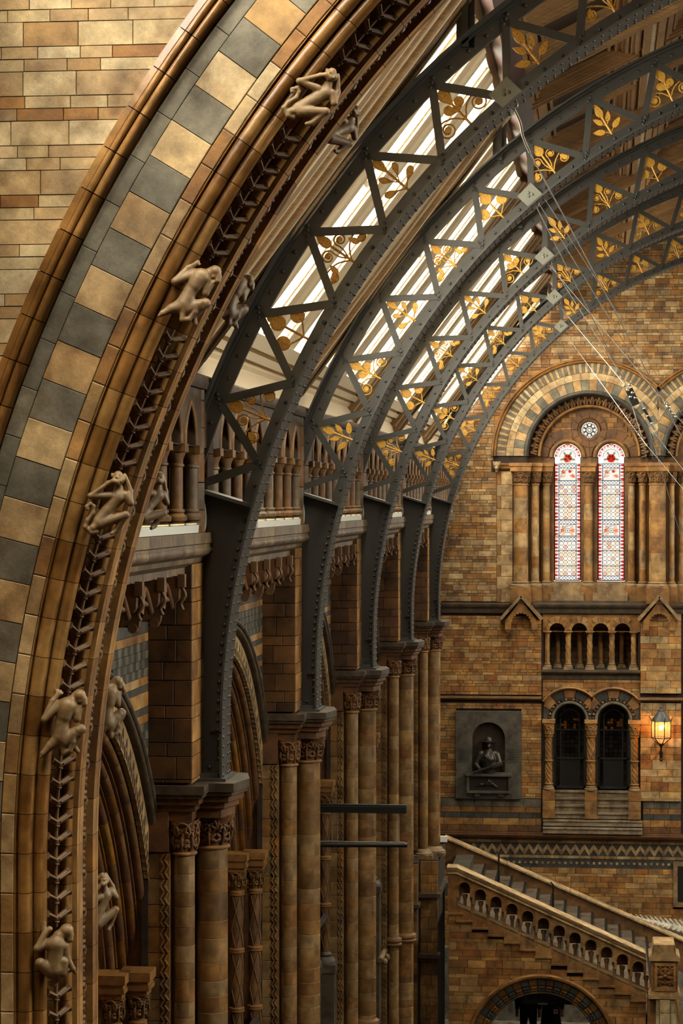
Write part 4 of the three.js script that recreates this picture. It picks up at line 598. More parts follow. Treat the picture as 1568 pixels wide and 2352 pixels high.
  for (let i = 0; i <= NC; i++) {
    const d = S0 + i * PITCHD, z = -d;
    for (const x of [BX + 0.045, BX - 0.07]) {
      mk('colonnette', lathe([[0.085, 0], [0.085, 0.03], [0.055, 0.04], [0.09, 0.055], [0.095, 0.085], [0.075, 0.105], [0.06, 0.115], [0.072, 0.125], [0.072, 0.14], [0.056, 0.15], [0.056, 0.5], [0.068, 0.51], [0.068, 0.525], [0.056, 0.535]], x, 14.78, z, 12), pick([UMB[2], ...LEDGED]), b);
      mk('colonnette_capital', [lathe([[0.056, 0], [0.06, 0.04], [0.085, 0.1]], x, 15.31, z, 12), bx(x - 0.09, x + 0.09, 15.41, 15.48, z - 0.09, z + 0.09)], UMB[2], b);
    }
  }
  for (const d of [14.2, 20.72]) { let yy = 14.72; for (const hh of [0.2, 0.24, 0.26, 0.22, 0.24, 0.1]) { mk('post_block', [lathe([[0.12, 0.002], [0.13, 0.006], [0.13, hh - 0.006], [0.12, hh - 0.002]], BX - 0.01, yy, -d, 8), bx(BX - 0.14, BX + 0.06, yy + 0.002, yy + hh - 0.002, -(d + 0.22), -(d - 0.02))], pick([UMB[2], UMB[0], LEDGED[1]]), b); yy += hh; } }
  mk('plinth', bx(BX - 0.16, BX + 0.1, 14.72, 14.79, -14.02, -20.99), UMB[2], b);
  const gp = thing('gallery_passage', '', 'gallery', 'dark gallery passages', 'structure'); bays.push([gp, 'dark gallery passage behind the balustrade']);
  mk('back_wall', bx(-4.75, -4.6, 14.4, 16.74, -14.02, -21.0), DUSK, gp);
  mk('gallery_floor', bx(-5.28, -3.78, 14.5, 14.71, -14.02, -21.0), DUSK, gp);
  // linear lamp lying on the ledge with its cable
  const led = thing('strip_light', '', 'lamp', 'strip lights on the gallery ledge'); bays.push([led, 'long pale grey strip light lying on the gallery ledge']);
  mk('housing', [straight([[-3.56, 14.725], [-3.47, 14.725], [-3.465, 14.79], [-3.555, 14.8]], (u, [x, yy]) => V(x, yy, -(u ? 20.35 : 16.9)))], plain('#c9c8bd', 0.5), led);
  mk('diffuser', bx(-3.55, -3.48, 14.797, 14.806, -16.92, -20.33), plain('#f1e3b4', 0.5), led);
  mk('cable', tube([V(-3.53, 14.74, -20.35), V(-3.53, 14.735, -20.6), V(-3.5, 14.74, -20.8), V(-3.5, 14.85, -20.88), V(-3.52, 15.05, -20.86)], 0.014, 16, 6), plain('#9a958a', 0.6), led);
  for (const [t, s] of bays) t.userData.label = lab(-1, s);
  for (const [t, s] of bays) for (let k = 0; k <= 4; k++) copy(t, -BAY * (k + 1), lab(k, s));
}
// ---------------------------------------------------------------- hanging bars and suspension wires
{
  const t = thing('lighting_bar', 'thick black bar reaching out level beside the columns', 'lighting bar'), t2 = thing('lighting_bar', 'thin black tube below the thick black bar', 'lighting bar');
  const D = 31, R = at(933, 1860, D), L = V(-4.42, R.y, -D), L2 = V(-4.42, at(692, 1940, D).y, -D), R2 = at(935, 1940, D);
  mk('beam', [bx(L.x, R.x, R.y - 0.045, R.y + 0.04, -D - 0.05, -D + 0.05), bx(L.x, R.x, R.y + 0.04, R.y + 0.062, -D - 0.05, -D + 0.02)], BLACK, t); mk('end_cap', bx(R.x, R.x + 0.006, R.y - 0.04, R.y + 0.06, -D - 0.045, -D + 0.045), plain('#3a3733', 0.5), t);
  mk('tube', [cyl(V(L2.x, L2.y - 0.01, -D), V(R2.x, R2.y - 0.005, -D), 0.032, 0.032, 12)], BLACK, t2); mk('rail', bx(L2.x + 0.1, R2.x - 0.03, R2.y + 0.015, R2.y + 0.032, -D - 0.015, -D + 0.015), STEEL, t2);
  [762, 775, 917].forEach((px, i) => tag(mk('hanger_wire', cyl(at(px, 1935, D), at(px, 1866, D), 0.006, 0.006, 6), STEEL), ['outermost', 'middle', 'innermost'][2 - i] + ' short wire joining the two black bars', 'wire', 'wires between the black bars'));
  const pl = (k) => { const c = TP(7.345, 49.8, 20.93 + 7 * k); return V(c.x + 0.07, c.y - 0.13, c.z + 0.03); };
  const C1 = at(1436, 880, 38), C2 = at(1478, 945, 39), C3 = at(1530, 930, 40);
  const wires = [[pl(0), at(1216, 350, 22.6), 0.012, 'rough thick rope hanging from the nearest hanger plate'], [at(1216, 350, 22.6), at(1568, 1008, 41), 0.006, 'bright wire running from the thick rope down across the arch'], [pl(1), C1, 0.0065, 'wire from the second hanger plate to the black pulley block'], [pl(1).add(V(0.05, 0, 0.05)), at(1600, 1060, 43), 0.005, 'thin second wire from the second hanger plate'], [pl(2), C3, 0.006, 'wire from the third hanger plate to the small bright shackle'], [pl(2).add(V(0.03, 0, 0)), C2, 0.005, 'wire from the third hanger plate to the long turnbuckle'], [pl(3), C1.clone().add(V(-0.03, 0, 0)), 0.007, 'wire from the fourth hanger plate to the black pulley block'], [pl(4), at(1486, 1025, 46), 0.007, 'bright wire from the farthest hanger plate to its end fitting'], [at(1240, 440, 30), at(1590, 990, 44), 0.0035, 'faintest wire, crossing high over the bricks'],
    [C1, at(1473, 1003, 38), 0.006, 'short wire below the black pulley block'], [C1, at(1494, 1090, 39), 0.004, 'long thin wire below the black pulley block'], [C2, at(1500, 1000, 39), 0.006, 'short wire below the long turnbuckle'], [C2, at(1580, 1290, 40), 0.004, 'long thin wire falling from the turnbuckle to the frame edge'], [at(1498, 990, 39), at(1600, 1120, 40), 0.006, 'taut wire from the turnbuckle toward the frame edge'], [C3, at(1610, 1020, 41), 0.006, 'wire leaving the small bright shackle'], [at(1486, 1025, 46), at(1590, 1150, 47), 0.006, 'wire continuing past the far end fitting']];
  for (const [a, b, r, l] of wires) tag(mk('suspension_wire', r > 0.01 ? tube([a, a.clone().lerp(b, 0.3).add(V(0.01, 0, 0)), a.clone().lerp(b, 0.6).add(V(-0.008, 0, 0)), b], r, 20, 7) : cyl(a, b, r, r, 6), STEEL), l, 'wire');
  const pb = thing('pulley_block', 'black pulley block in the suspension wires', 'pulley'); const dn = at(1452, 912, 38);
  mk('body', (() => { const g = bx(-0.06, 0.06, -0.14, 0.14, -0.03, 0.03); g.rotateZ(0.42); g.translate(dn.x, dn.y, dn.z); return g; })(), BLACK, pb);
  for (const [x, y] of [[1434, 886], [1446, 884], [1441, 896], [1452, 902], [1447, 912], [1458, 914]]) mk('shackle', ball(at(x, y, 37.9), 0.025), STEEL, pb);
  const tb = thing('turnbuckle', 'long bright turnbuckle lower in the suspension wires', 'turnbuckle'); for (let i = 0; i < 7; i++) { const p = at(1474 + i * 4.4, 930 + i * 8.4, 38.9); mk('fitting', i % 2 ? ball(p, 0.022, 1.5) : cyl(p.clone().add(V(-0.03, 0.05, 0)), p.clone().add(V(0.03, -0.05, 0)), 0.026, 0.02, 8), i === 2 || i === 4 ? BLACK : STEEL, tb); }
  const sk = thing('wire_shackle', 'small bright shackle on the wire near the frame edge', 'shackle'); for (let i = 0; i < 5; i++) mk('fitting', ball(at(1527 + i * 6, 927 + i * 7.5, 39.9), i === 1 ? 0.045 : 0.022), STEEL, sk);
  const ef = thing('end_fitting', 'bright end fitting on the wire before the round window', 'fitting'); for (let i = 0; i < 4; i++) mk('ferrule', cyl(at(1446 + i * 5, 974 + i * 6, 45.8), at(1449 + i * 5, 978 + i * 6, 45.8), 0.02, 0.02, 7), STEEL, ef);
}
// ---------------------------------------------------------------- end wall
const W = ENDD, ex = (px) => at(px, 1400, W).x, ey = (py) => at(1300, py, W).y, fz = (d = 0) => -W + d;
const AX = ex(1352.5), AY = ey(1047), SPR = ey(1064), KM = 0.01028, ARX = [0, 1, 2].map((i) => AX + 3.21 * i);
const endWall = thing('wall_end', 'tan brick wall with stained glass windows closing the hall', 'wall', null, 'structure');
const lancets = []; for (const a of ARX) for (const s of [-1, 1]) lancets.push(a + s * 50 * KM);
function archHole(cx, hw, y0, ys) { const p = new THREE.Path(); p.moveTo(cx - hw, y0); p.lineTo(cx - hw, ys); p.absarc(cx, ys, hw, PI, 0, true); p.lineTo(cx + hw, y0); return p; }
const doorX = [ex(1308), ex(1408.5)], arcX = [1279, 1330, 1379, 1429].map(ex);
{
  const sh = shapeOf([[-5.6, 0], [13.4, 0], [13.4, 23.2], [-5.6, 23.2]]);
  for (const a of ARX) sh.holes.push(archHole(a, 1.46, ey(1388), AY));
  sh.holes.push(new THREE.Path([[ex(1248), ey(1537)], [ex(1465), ey(1537)], [ex(1465), ey(1424)], [ex(1248), ey(1424)]].map(([x, y]) => new THREE.Vector2(x, y))));
  for (const d of doorX) sh.holes.push(archHole(d, 36 * KM, ey(1880), ey(1653)));
  const g = ext(sh, 0.5, 0, 24); g.translate(0, 0, fz(-0.54)); mk('core', g, MORTAR, endWall);
  const back = shapeOf([[-5.6, 12], [13.4, 12], [13.4, 19], [-5.6, 19]]);
  for (const l of lancets) back.holes.push(archHole(l, 31 * KM, ey(1337), ey(1049)));
  for (const a of ARX) { const p = new THREE.Path(); p.absarc(a, ey(986), 0.205, 0, 2 * PI, false); back.holes.push(p); }
  const b = ext(back, 0.25, 0, 24); b.translate(0, 0, fz(-0.75)); mk('recess_wall', b, UMB[2], endWall);
  mk('dark_core', [bx(ex(1240), ex(1475), ey(1545), ey(1415), fz(-1.3), fz(-1.1)), bx(ex(1240), ex(1475), ey(1560), ey(1536), fz(-1.3), fz(-0.5)), bx(ex(1240), ex(1475), ey(1425), ey(1415), fz(-1.3), fz(-0.5)), bx(ex(1200), ex(1530), 0, ey(1600), fz(-2.3), fz(-2.1)), bx(ex(1200), ex(1205), 0, ey(1600), fz(-2.3), fz(-0.5)), bx(ex(1525), ex(1530), 0, ey(1600), fz(-2.3), fz(-0.5)), bx(ex(1200), ex(1530), ey(1605), ey(1600), fz(-2.3), fz(-0.5)), bx(ex(1240), ex(1242), ey(1545), ey(1415), fz(-1.3), fz(-0.5)), bx(ex(1472), ex(1475), ey(1545), ey(1415), fz(-1.3), fz(-0.5))], SLATE[0], endWall);
}
const list = [], brick = (x0, x1, y0, y1, mats, o = 0, dst = list, seen = true) => { const g = 0.0035, z = fz(o + rr(-0.004, 0.004)); if (x1 - x0 < 0.02) return; dst.push({ geo: pblk([V(x0 + g, y0 + g, z), V(x1 - g, y0 + g, z), V(x1 - g, y1 - g, z), V(x0 + g, y1 - g, z)], ZP, 0.07, 0.004), mat: pick(mats), size: seen ? (x1 - x0) * (y1 - y0) : 0 }); };
const WALLU = [TAN[1], TAN[3], TAN[5], TAN[6], TAN[0], ...TAND, TAND[4], LEDGE, LEDGE, CARVE], WALLM = [...BRK, ...BRK, ...TAND, TAN[1], TAN[3], LEDGE], spans = (a, b, y0, y1, lo, hi) => y1 > lo && y0 < hi ? [[a, b]] : [];
lay(-4.05, 3.4, rowsOf(ey(1835), 21.4, [0.0668, 0.0668, 0.1325]), (h) => h > 0.1 ? [0.2, 0.36] : [0.12, 0.3], (y0, y1) => {
  const out = [], R = 2.25, ym = (y0 + y1) / 2;
  for (const a of ARX) if (y1 > SPR) { const q = R * R - Math.max(0, ym - AY) ** 2; if (q > 0) out.push([a - Math.sqrt(q), a + Math.sqrt(q)]); }
  out.push(...spans(-2.6, 20, y0, y1, ey(1080), SPR), ...spans(ex(1177), 20, y0, y1, ey(1385), ey(1080)), ...spans(-9, 20, y0, y1, ey(1409), ey(1386)), ...spans(ex(1243), 20, y0, y1, ey(1920), ey(1408)), ...spans(ex(1047), ex(1197), y0, y1, ey(1837), ey(1635)), ...spans(-9, ex(1243), y0, y1, ey(1609), ey(1601)));
  if (y0 > ey(1390) && y1 < SPR - 0.2) out.push([ex(1140), ex(1177)]);
  return out;
}, (x0, x1, y0, y1) => brick(x0, x1, y0, y1, y0 > ey(1400) ? WALLU : WALLM, 0, list, x0 < 1.9 && x1 > -3.7 && y1 < 17.6));
{ let y = ey(1386) + 0.02, i = 0; while (y < ey(1082)) { const h = rr(0.22, 0.32), a = ex(i++ % 2 ? 1140 : 1150); brick(a, ex(1177), y, Math.min(y + h, ey(1081)), [...TAN, TAND[0]]); if (a > ex(1141)) brick(ex(1140), a, y, Math.min(y + h, ey(1081)), TAND); y += h; } }
// pilaster of larger blocks, bands of grey and tan, wall below the cornice
lay(ex(1470), ex(1564), rowsOf(ey(1837), ey(1409), [0.17, 0.13, 0.22]), () => [0.22, 0.5], (y0, y1) => spans(-9, 9, y0, y1, ey(1609), ey(1601)), (x0, x1, y0, y1) => brick(x0, x1, y0, y1, [...BRK, TAN[0], TAN[4]], 0.05));
lay(ex(1246), ex(1470), rowsOf(ey(1605), ey(1561), [0.0668, 0.1325]), () => [0.2, 0.4], (y0, y1) => doorX.flatMap((d) => { const q = (73 * KM) ** 2 - ((y0 + y1) / 2 - ey(1653)) ** 2; return q > 0 ? [[d - Math.sqrt(q), d + Math.sqrt(q)]] : []; }), (x0, x1, y0, y1) => brick(x0, x1, y0, y1, WALLM, -0.03));
for (const [a, b] of [[-4.05, ex(1243)], [ex(1476), ex(1564)]]) lay(a, b, [[ey(1855), ey(1836), GREY], [ey(1868), ey(1855), TAND], [ey(1881), ey(1868), SLATE], [ey(1897), ey(1881), TAND], [ey(1912), ey(1897), UMB]], () => [0.3, 0.5], () => [], (x0, x1, y0, y1, r) => brick(x0, x1, y0, y1, r[2], 0));
lay(-4.05, 3.2, [[ey(1937), ey(1928), TAN], [ey(1972), ey(1965), TAN]], () => [0.25, 0.4], () => [], (x0, x1, y0, y1) => brick(x0, x1, y0, y1, TAN));
lay(-4.05, 3.2, rowsOf(3.4, ey(1993), [0.1325, 0.0668, 0.1325, 0.1325]), () => [0.22, 0.42], (y0, y1) => spans(ex(1546), ex(1590), y0, y1, ey(2078), ey(1975)), (x0, x1, y0, y1) => brick(x0, x1, y0, y1, WALLM, 0, list, y1 > 4.9));
parts300(list, 'brick', endWall);
mk('zigzag_ground', bx(-4.05, 3.2, ey(1966), ey(1937), fz(-0.05), fz(-0.012)), SLATE[0], endWall);
mk('dot_ground', bx(-4.05, 3.2, ey(1993), ey(1972), fz(-0.05), fz(-0.012)), SLATE[0], endWall);
{ const pw = 0.217, y0 = ey(1965), y1 = ey(1938), h = y1 - y0, t = h * 0.46; for (let x = -4.0; x < 3; x += pw) for (const s of [0, 1]) { const a = x + s * pw / 2, b = a + pw / 2, ya = s ? y1 : y0 + t, yb = s ? y0 + t : y1; mk('zigzag_tile', pblk([V(a + 0.002, ya - t, fz(0)), V(b - 0.002, yb - t, fz(0)), V(b - 0.002, yb, fz(0)), V(a + 0.002, ya, fz(0))], ZP, 0.03, 0.003), pick([TAN[0], TAN[4], TAN[1]]), endWall); }
  for (let x = -3.95; x < 3; x += 0.134) { const p = []; for (let i = 0; i < 8; i++) p.push(V(x + 0.034 * Math.cos(i * PI / 4), ey(1982) + 0.034 * Math.sin(i * PI / 4), fz(0.002))); mk('dot_tile', pblk(p, ZP, 0.03, 0.002), pick([TAN[0], TAN[6], LEDGE]), endWall); } }
// courses that run the length of the wall
const tr = (name, sec, x0, x1, mat, label, cat = 'string course') => tag(mk(name, straight(sec, (u, [y, z]) => V(u ? x1 : x0, y, fz(z))), mat), label, cat, null, 'structure');
tr('trim_1', [[ey(1409), -0.05], [ey(1409), 0.03], [ey(1404), 0.05], [ey(1398), 0.05], [ey(1396), 0.09], [ey(1390), 0.12], [ey(1387), 0.12], [ey(1385), 0.05], [ey(1385), -0.05]], -4.05, 6, COPE, 'dark moulded string course below the stained glass windows');
tr('trim_2', [[ey(1609), -0.03], [ey(1609), 0.03], [ey(1605), 0.07], [ey(1601), 0.06], [ey(1600), -0.03]], -4.05, ex(1243), UMB[2], 'thin brown string course above the memorial');
tr('trim_3', [[ey(1609), -0.03], [ey(1609), 0.08], [ey(1605), 0.12], [ey(1601), 0.11], [ey(1600), -0.03]], ex(1466), ex(1567), UMB[2], 'thin brown string course above the lantern');
tr('trim_4', [[ey(1929), -0.05], [ey(1929), 0.06], [ey(1925), 0.1], [ey(1922), 0.18], [ey(1917), 0.2], [ey(1916), 0.14], [ey(1913), 0.14], [ey(1912), -0.05]], -4.05, 4, UMB[1], 'dark brown cornice running under the steps and memorial');
tr('trim_5', [[SPR - 0.165, -0.3], [SPR - 0.165, 0.0], [SPR - 0.12, 0.06], [SPR - 0.06, 0.07], [SPR - 0.03, 0.1], [SPR, 0.1], [SPR, -0.3]], -2.56, AX - 1.5, TAND[1], 'moulded impost band at the left of the striped arch');
tr('trim_6', [[ey(1560), -0.05], [ey(1560), -0.02], [ey(1547), -0.02], [ey(1547), 0.06], [ey(1543), 0.1], [ey(1538), 0.1], [ey(1537), -0.6], [ey(1560), -0.6]], ex(1243), ex(1470), COPE, 'grey sill below the small four-arched arcade');
struct('window_9', [bx(ex(1546), ex(1600), ey(2078), ey(1975), fz(-0.05), fz(0.05))], LEDGE, 'stone window frame at the far end of the stair wall');
struct('window_10', [bx(ex(1556), ex(1600), ey(2066), ey(1985), fz(0.0), fz(0.055))], BLACK, 'dark pane of the small window above the stair');
// striped window arches
const wA = (r, deg, cx, z) => V(cx - r * Math.cos(dg(deg)), AY + r * Math.sin(dg(deg)), fz(z));
ARX.slice(0, 2).forEach((cx, ai) => {
  const t = thing('striped_arch', ai ? 'striped grey and tan arch cut off at the frame edge' : 'striped grey and tan arch over the stained glass windows', 'arch', 'striped window arches');
  const lim = (r) => Math.acos(Math.min(1, 1.605 / r)) * 180 / PI, a0 = (r) => ai ? lim(r) : 0, a1 = (r) => ai ? 110 : 180 - lim(r);
  const seg = (r0, r1, n, d, mats, name, z = 0) => { for (let i = 0; i < n; i++) { const p = 180 * i / n, q = 180 * (i + 1) / n, m = (p + q) / 2; const mid = ARX[0] + 1.605, cm = (v) => { v.x = ai ? Math.max(v.x, mid + 0.003) : Math.min(v.x, mid - 0.003); return v; }, cc = wA(r0, m, cx, 0).x; if (ai ? m > 110 || wA(r0, q, cx, 0).x < mid && wA(r0, p, cx, 0).x < mid : wA(r0, p, cx, 0).x > mid && wA(r0, q, cx, 0).x > mid) continue; const e = 0.12 / r0; mk(name, pblk([wA(r0 + 0.003, p + e, cx, z), wA(r0 + 0.003, m, cx, z), wA(r0 + 0.003, q - e, cx, z), wA(r1 - 0.003, q - e, cx, z), wA(r1 - 0.003, m, cx, z), wA(r1 - 0.003, p + e, cx, z)].map(cm), ZP, d, 0.004), mats(i), t); } };
  seg(1.95, 2.18, 93, 0.06, (i) => i % 2 ? pick(TAN) : pick(GREY), 'stripe_block');
  seg(1.78, 1.95, 30, 0.06, () => pick([TAN[0], TAN[2], TAN[4], PALE[1]]), 'tan_block');
  seg(1.53, 1.78, 28, 0.06, (i) => i % 2 ? pick(GREY) : pick(TAN), 'voussoir');
  const rg = (sec, p, q, n) => sweep(sec, n, (u, [r, z]) => wA(r, p + (q - p) * u, cx, z));
  mk('hood', rg([[2.18, -0.05], [2.18, 0.04], [2.2, 0.08], [2.225, 0.09], [2.24, 0.06], [2.26, 0.1], [2.285, 0.1], [2.3, 0.05], [2.3, -0.05]], a0(2.28), a1(2.28), 40), TAND[1], t);
  mk('outer_roll', rg([[1.53, -0.05], [1.53, 0.0], ...arcPts(1.49, 0.0, 0.038, 0, PI, 6), [1.44, -0.05], [1.42, -0.32], [1.53, -0.32]], 0, ai ? 110 : 180, 44), SLATE[2], t);
  mk('hollow', rg([[1.44, -0.1], [1.42, -0.34], [1.2, -0.36], [1.2, -0.42], [1.46, -0.42]], 0, ai ? 110 : 180, 40), UMB[1], t);
  mk('inner_roll', rg([[1.21, -0.45], ...arcPts(1.18, -0.33, 0.035, 0, PI, 6), [1.14, -0.45]], 0, ai ? 110 : 180, 40), TAND[1], t);
  for (let i = 0; i < 26; i++) { const m = 3.5 + i * 6.9; if (ai && m > 100) break; mk('zigzag_carving', [tube([wA(1.24, m - 1.6, cx, -0.3), wA(1.4, m, cx, -0.24), wA(1.24, m + 1.6, cx, -0.3)], 0.028, 8, 5), tube([wA(1.22, m + 1.0, cx, -0.3), wA(1.35, m + 3.4, cx, -0.27), wA(1.22, m + 5.8, cx, -0.3)], 0.02, 8, 5)], UMB[2], t); }
});
// recessed field of the first arch: small voussoirs round the lancets and the roundel
{
  const t = thing('window_tympanum', 'dark brown stone field round the roundel above the twin lancets', 'tympanum'), z = fz(-0.47);
  for (const l of lancets.slice(0, 2)) {
    const P = (r, a) => V(l - r * Math.cos(dg(a)), ey(1049) + r * Math.sin(dg(a)), z);
    for (let i = 0; i < 7; i++) { const p = 180 * i / 7, q = 180 * (i + 1) / 7, m = (p + q) / 2; mk('voussoir', pblk([P(0.46, p + 0.4), P(0.46, m), P(0.46, q - 0.4), P(0.66, q - 0.4), P(0.66, m), P(0.66, p + 0.4)].map((v) => { v.x = l < AX ? Math.min(v.x, AX - 0.003) : Math.max(v.x, AX + 0.003); return v; }), ZP, 0.04, 0.004), pick(UMB), t); }
    mk('roll', [sweep([[0.33, -0.62], ...arcPts(0.385, -0.47, 0.045, PI, 0, 7), [0.43, -0.62]], 26, (u, [r, zz]) => V(l - r * Math.cos(u * PI), ey(1049) + r * Math.sin(u * PI), fz(zz))), sweep([[0.315, -0.7], [0.315, -0.55], [0.345, -0.55], [0.345, -0.7]], 26, (u, [r, zz]) => V(l - r * Math.cos(u * PI), ey(1049) + r * Math.sin(u * PI), fz(zz)))], TAND[3], t);
  }
  mk('roundel_ring', [sweep([[0.205, -0.7], [0.21, -0.5], [0.25, -0.46], [0.28, -0.5], [0.28, -0.62]], 36, (u, [r, zz]) => V(AX - r * Math.cos(u * 2 * PI), ey(986) + r * Math.sin(u * 2 * PI), fz(zz)), { caps: false })], UMB[2], t);
  for (let i = 0; i < 12; i++) { const P = (r, a) => V(AX - r * Math.cos(a), ey(986) + r * Math.sin(a), fz(-0.46)), p = i * PI / 6 + 0.01, q = p + PI / 6 - 0.02; mk('ring_block', pblk([P(0.29, p), P(0.29, q), P(0.42, q), P(0.42, p)], ZP, 0.05, 0.004), pick(UMB), t); }
  lay(AX - 1.14, AX + 1.14, rowsOf(ey(1020), ey(935), [0.13, 0.1]), () => [0.2, 0.34], (y0, y1) => { const q = Math.sqrt(Math.max(0, 1.13 ** 2 - (y1 - AY) ** 2)), r = 0.43 ** 2 - (Math.max(0, Math.max(y0 - ey(986), ey(986) - y1))) ** 2, o = [[-9, AX - q], [AX + q, 9]]; if (r > 0) o.push([AX - Math.sqrt(r), AX + Math.sqrt(r)]); return o; }, (x0, x1, y0, y1) => mk('block', pblk([V(x0 + 0.003, y0 + 0.003, fz(-0.48)), V(x1 - 0.003, y0 + 0.003, fz(-0.48)), V(x1 - 0.003, y1 - 0.003, fz(-0.48)), V(x0 + 0.003, y1 - 0.003, fz(-0.48))], ZP, 0.04, 0.004), pick([TAND[3], UMB[2], TAND[1]]), t));
}
// columns of the window arcade
const colName = ['stout column at the outer side of the striped arch', 'thin column next to the outer stout column', 'thin column just before the first lancet', 'column between the two stained glass lancets', 'thin column just after the second lancet', 'thin column before the wide column between the arches', 'wide column between the two striped arches', 'thin column after the wide column between the arches', 'thin column at the frame edge beside the second striped arch'];
[[1195.5, 34, 0.02], [1228, 18, -0.18], [1253.5, 16, -0.33], [1350, 20, -0.36], [1450.5, 16, -0.33], [1476.5, 17, -0.18], [1509, 38, 0.02], [1542, 14, -0.18], [1566, 14, -0.33]].forEach(([px, w, z], i) => {
  const t = thing('window_column', 'terracotta ' + colName[i], 'column', 'columns of the window arcade'), x = ex(px), r = w * KM / 2, zz = fz(z - 0.04), top = SPR - 0.16;
  mk('abacus', [bx(x - r - 0.07, x + r + 0.07, top - 0.03, top + 0.16, zz - r - 0.07, zz + r + 0.07), bx(x - r - 0.09, x + r + 0.09, top + 0.09, top + 0.17, zz - r - 0.09, zz + r + 0.09)], TAND[1], t);
  capital(t, x, zz, top - 0.32, top - 0.03, r, r + 0.055, UMB[2]);
  mk('neck_ring', lathe([[r, 0], [r + 0.02, 0.012], [r + 0.02, 0.028], [r, 0.04]], x, top - 0.36, zz, 18), TAND[0], t);
  shaft(t, x, zz, r, ey(1338), top - 0.35, [0.28, 0.5], [TAND[0], TAND[1], TAND[2], TAN[5], TAN[3], TAN[1]]);
  mk('base', [lathe([[r + 0.08, -0.1], [r + 0.08, -0.06], [r + 0.06, -0.04], [r + 0.02, -0.02], [r + 0.04, 0.0], [r, 0.03]], x, ey(1338), zz, 18)], LEDGE, t);
  mk('pedestal', [pblk([V(x - r - 0.07, ey(1386), zz + r + 0.07), V(x + r + 0.07, ey(1386), zz + r + 0.07), V(x + r + 0.07, ey(1348), zz + r + 0.07), V(x - r - 0.07, ey(1348), zz + r + 0.07)], ZP, 2 * r + 0.1, 0.01)], TAND[3], t);
});
for (const [a, b, l] of [[1264, 1340, 'first'], [1361, 1441, 'second']]) tag(mk('window_sill', [bx(ex(a), ex(b), ey(1362), ey(1339), fz(-0.7), fz(-0.3)), bx(ex(a), ex(b), ey(1386), ey(1362), fz(-0.7), fz(-0.16))], LEDGE), 'pale sloping stone sill under the ' + l + ' lancet', 'sill', null, 'structure');
tag(mk('sill_course', [bx(ex(1230), ex(1480), ey(1388), ey(1380), fz(-0.6), fz(0.02))], COPE), 'long sill course beneath both lancets', 'sill', null, 'structure');
// stained glass
const gl = (r, g, b) => { const m = new THREE.MeshPhysicalMaterial({ roughness: 0, transmission: 1, thickness: 0, ior: 1.2 }); m.color.setRGB(r, g, b); return m; };
const GW = gl(0.155, 0.152, 0.142), GC = gl(0.155, 0.13, 0.095), GP = gl(0.14, 0.085, 0.066), GR = gl(0.13, 0.006, 0.005), GO = gl(0.2, 0.06, 0.03), GB = gl(0.08, 0.09, 0.11), GG = gl(0.3, 0.32, 0.26), FR_ = gl(0.85, 0.05, 0.04), FO = gl(0.95, 0.36, 0.2), FP = gl(0.92, 0.62, 0.52), FW = gl(1, 0.98, 0.94), LEAD = plain('#15120f', 0.7);
const flat = (pts, z, mat, parent) => { const g = new THREE.ShapeGeometry(shapeOf(pts), 4); g.translate(0, 0, z); return mk('pane', g, mat, parent); };
const ngon = (x, y, r, n, a = 0) => Array.from({ length: n }, (_, i) => [x + r * Math.cos(a + i * 2 * PI / n), y + r * Math.sin(a + i * 2 * PI / n)]);
const petal = (x, y, a, l, w) => [[0, 0], [w * 0.5, l * 0.4], [w * 0.42, l * 0.8], [0, l], [-w * 0.42, l * 0.8], [-w * 0.5, l * 0.4]].map(([u, v]) => [x + u * Math.cos(a) - v * Math.sin(a), y + u * Math.sin(a) + v * Math.cos(a)]);
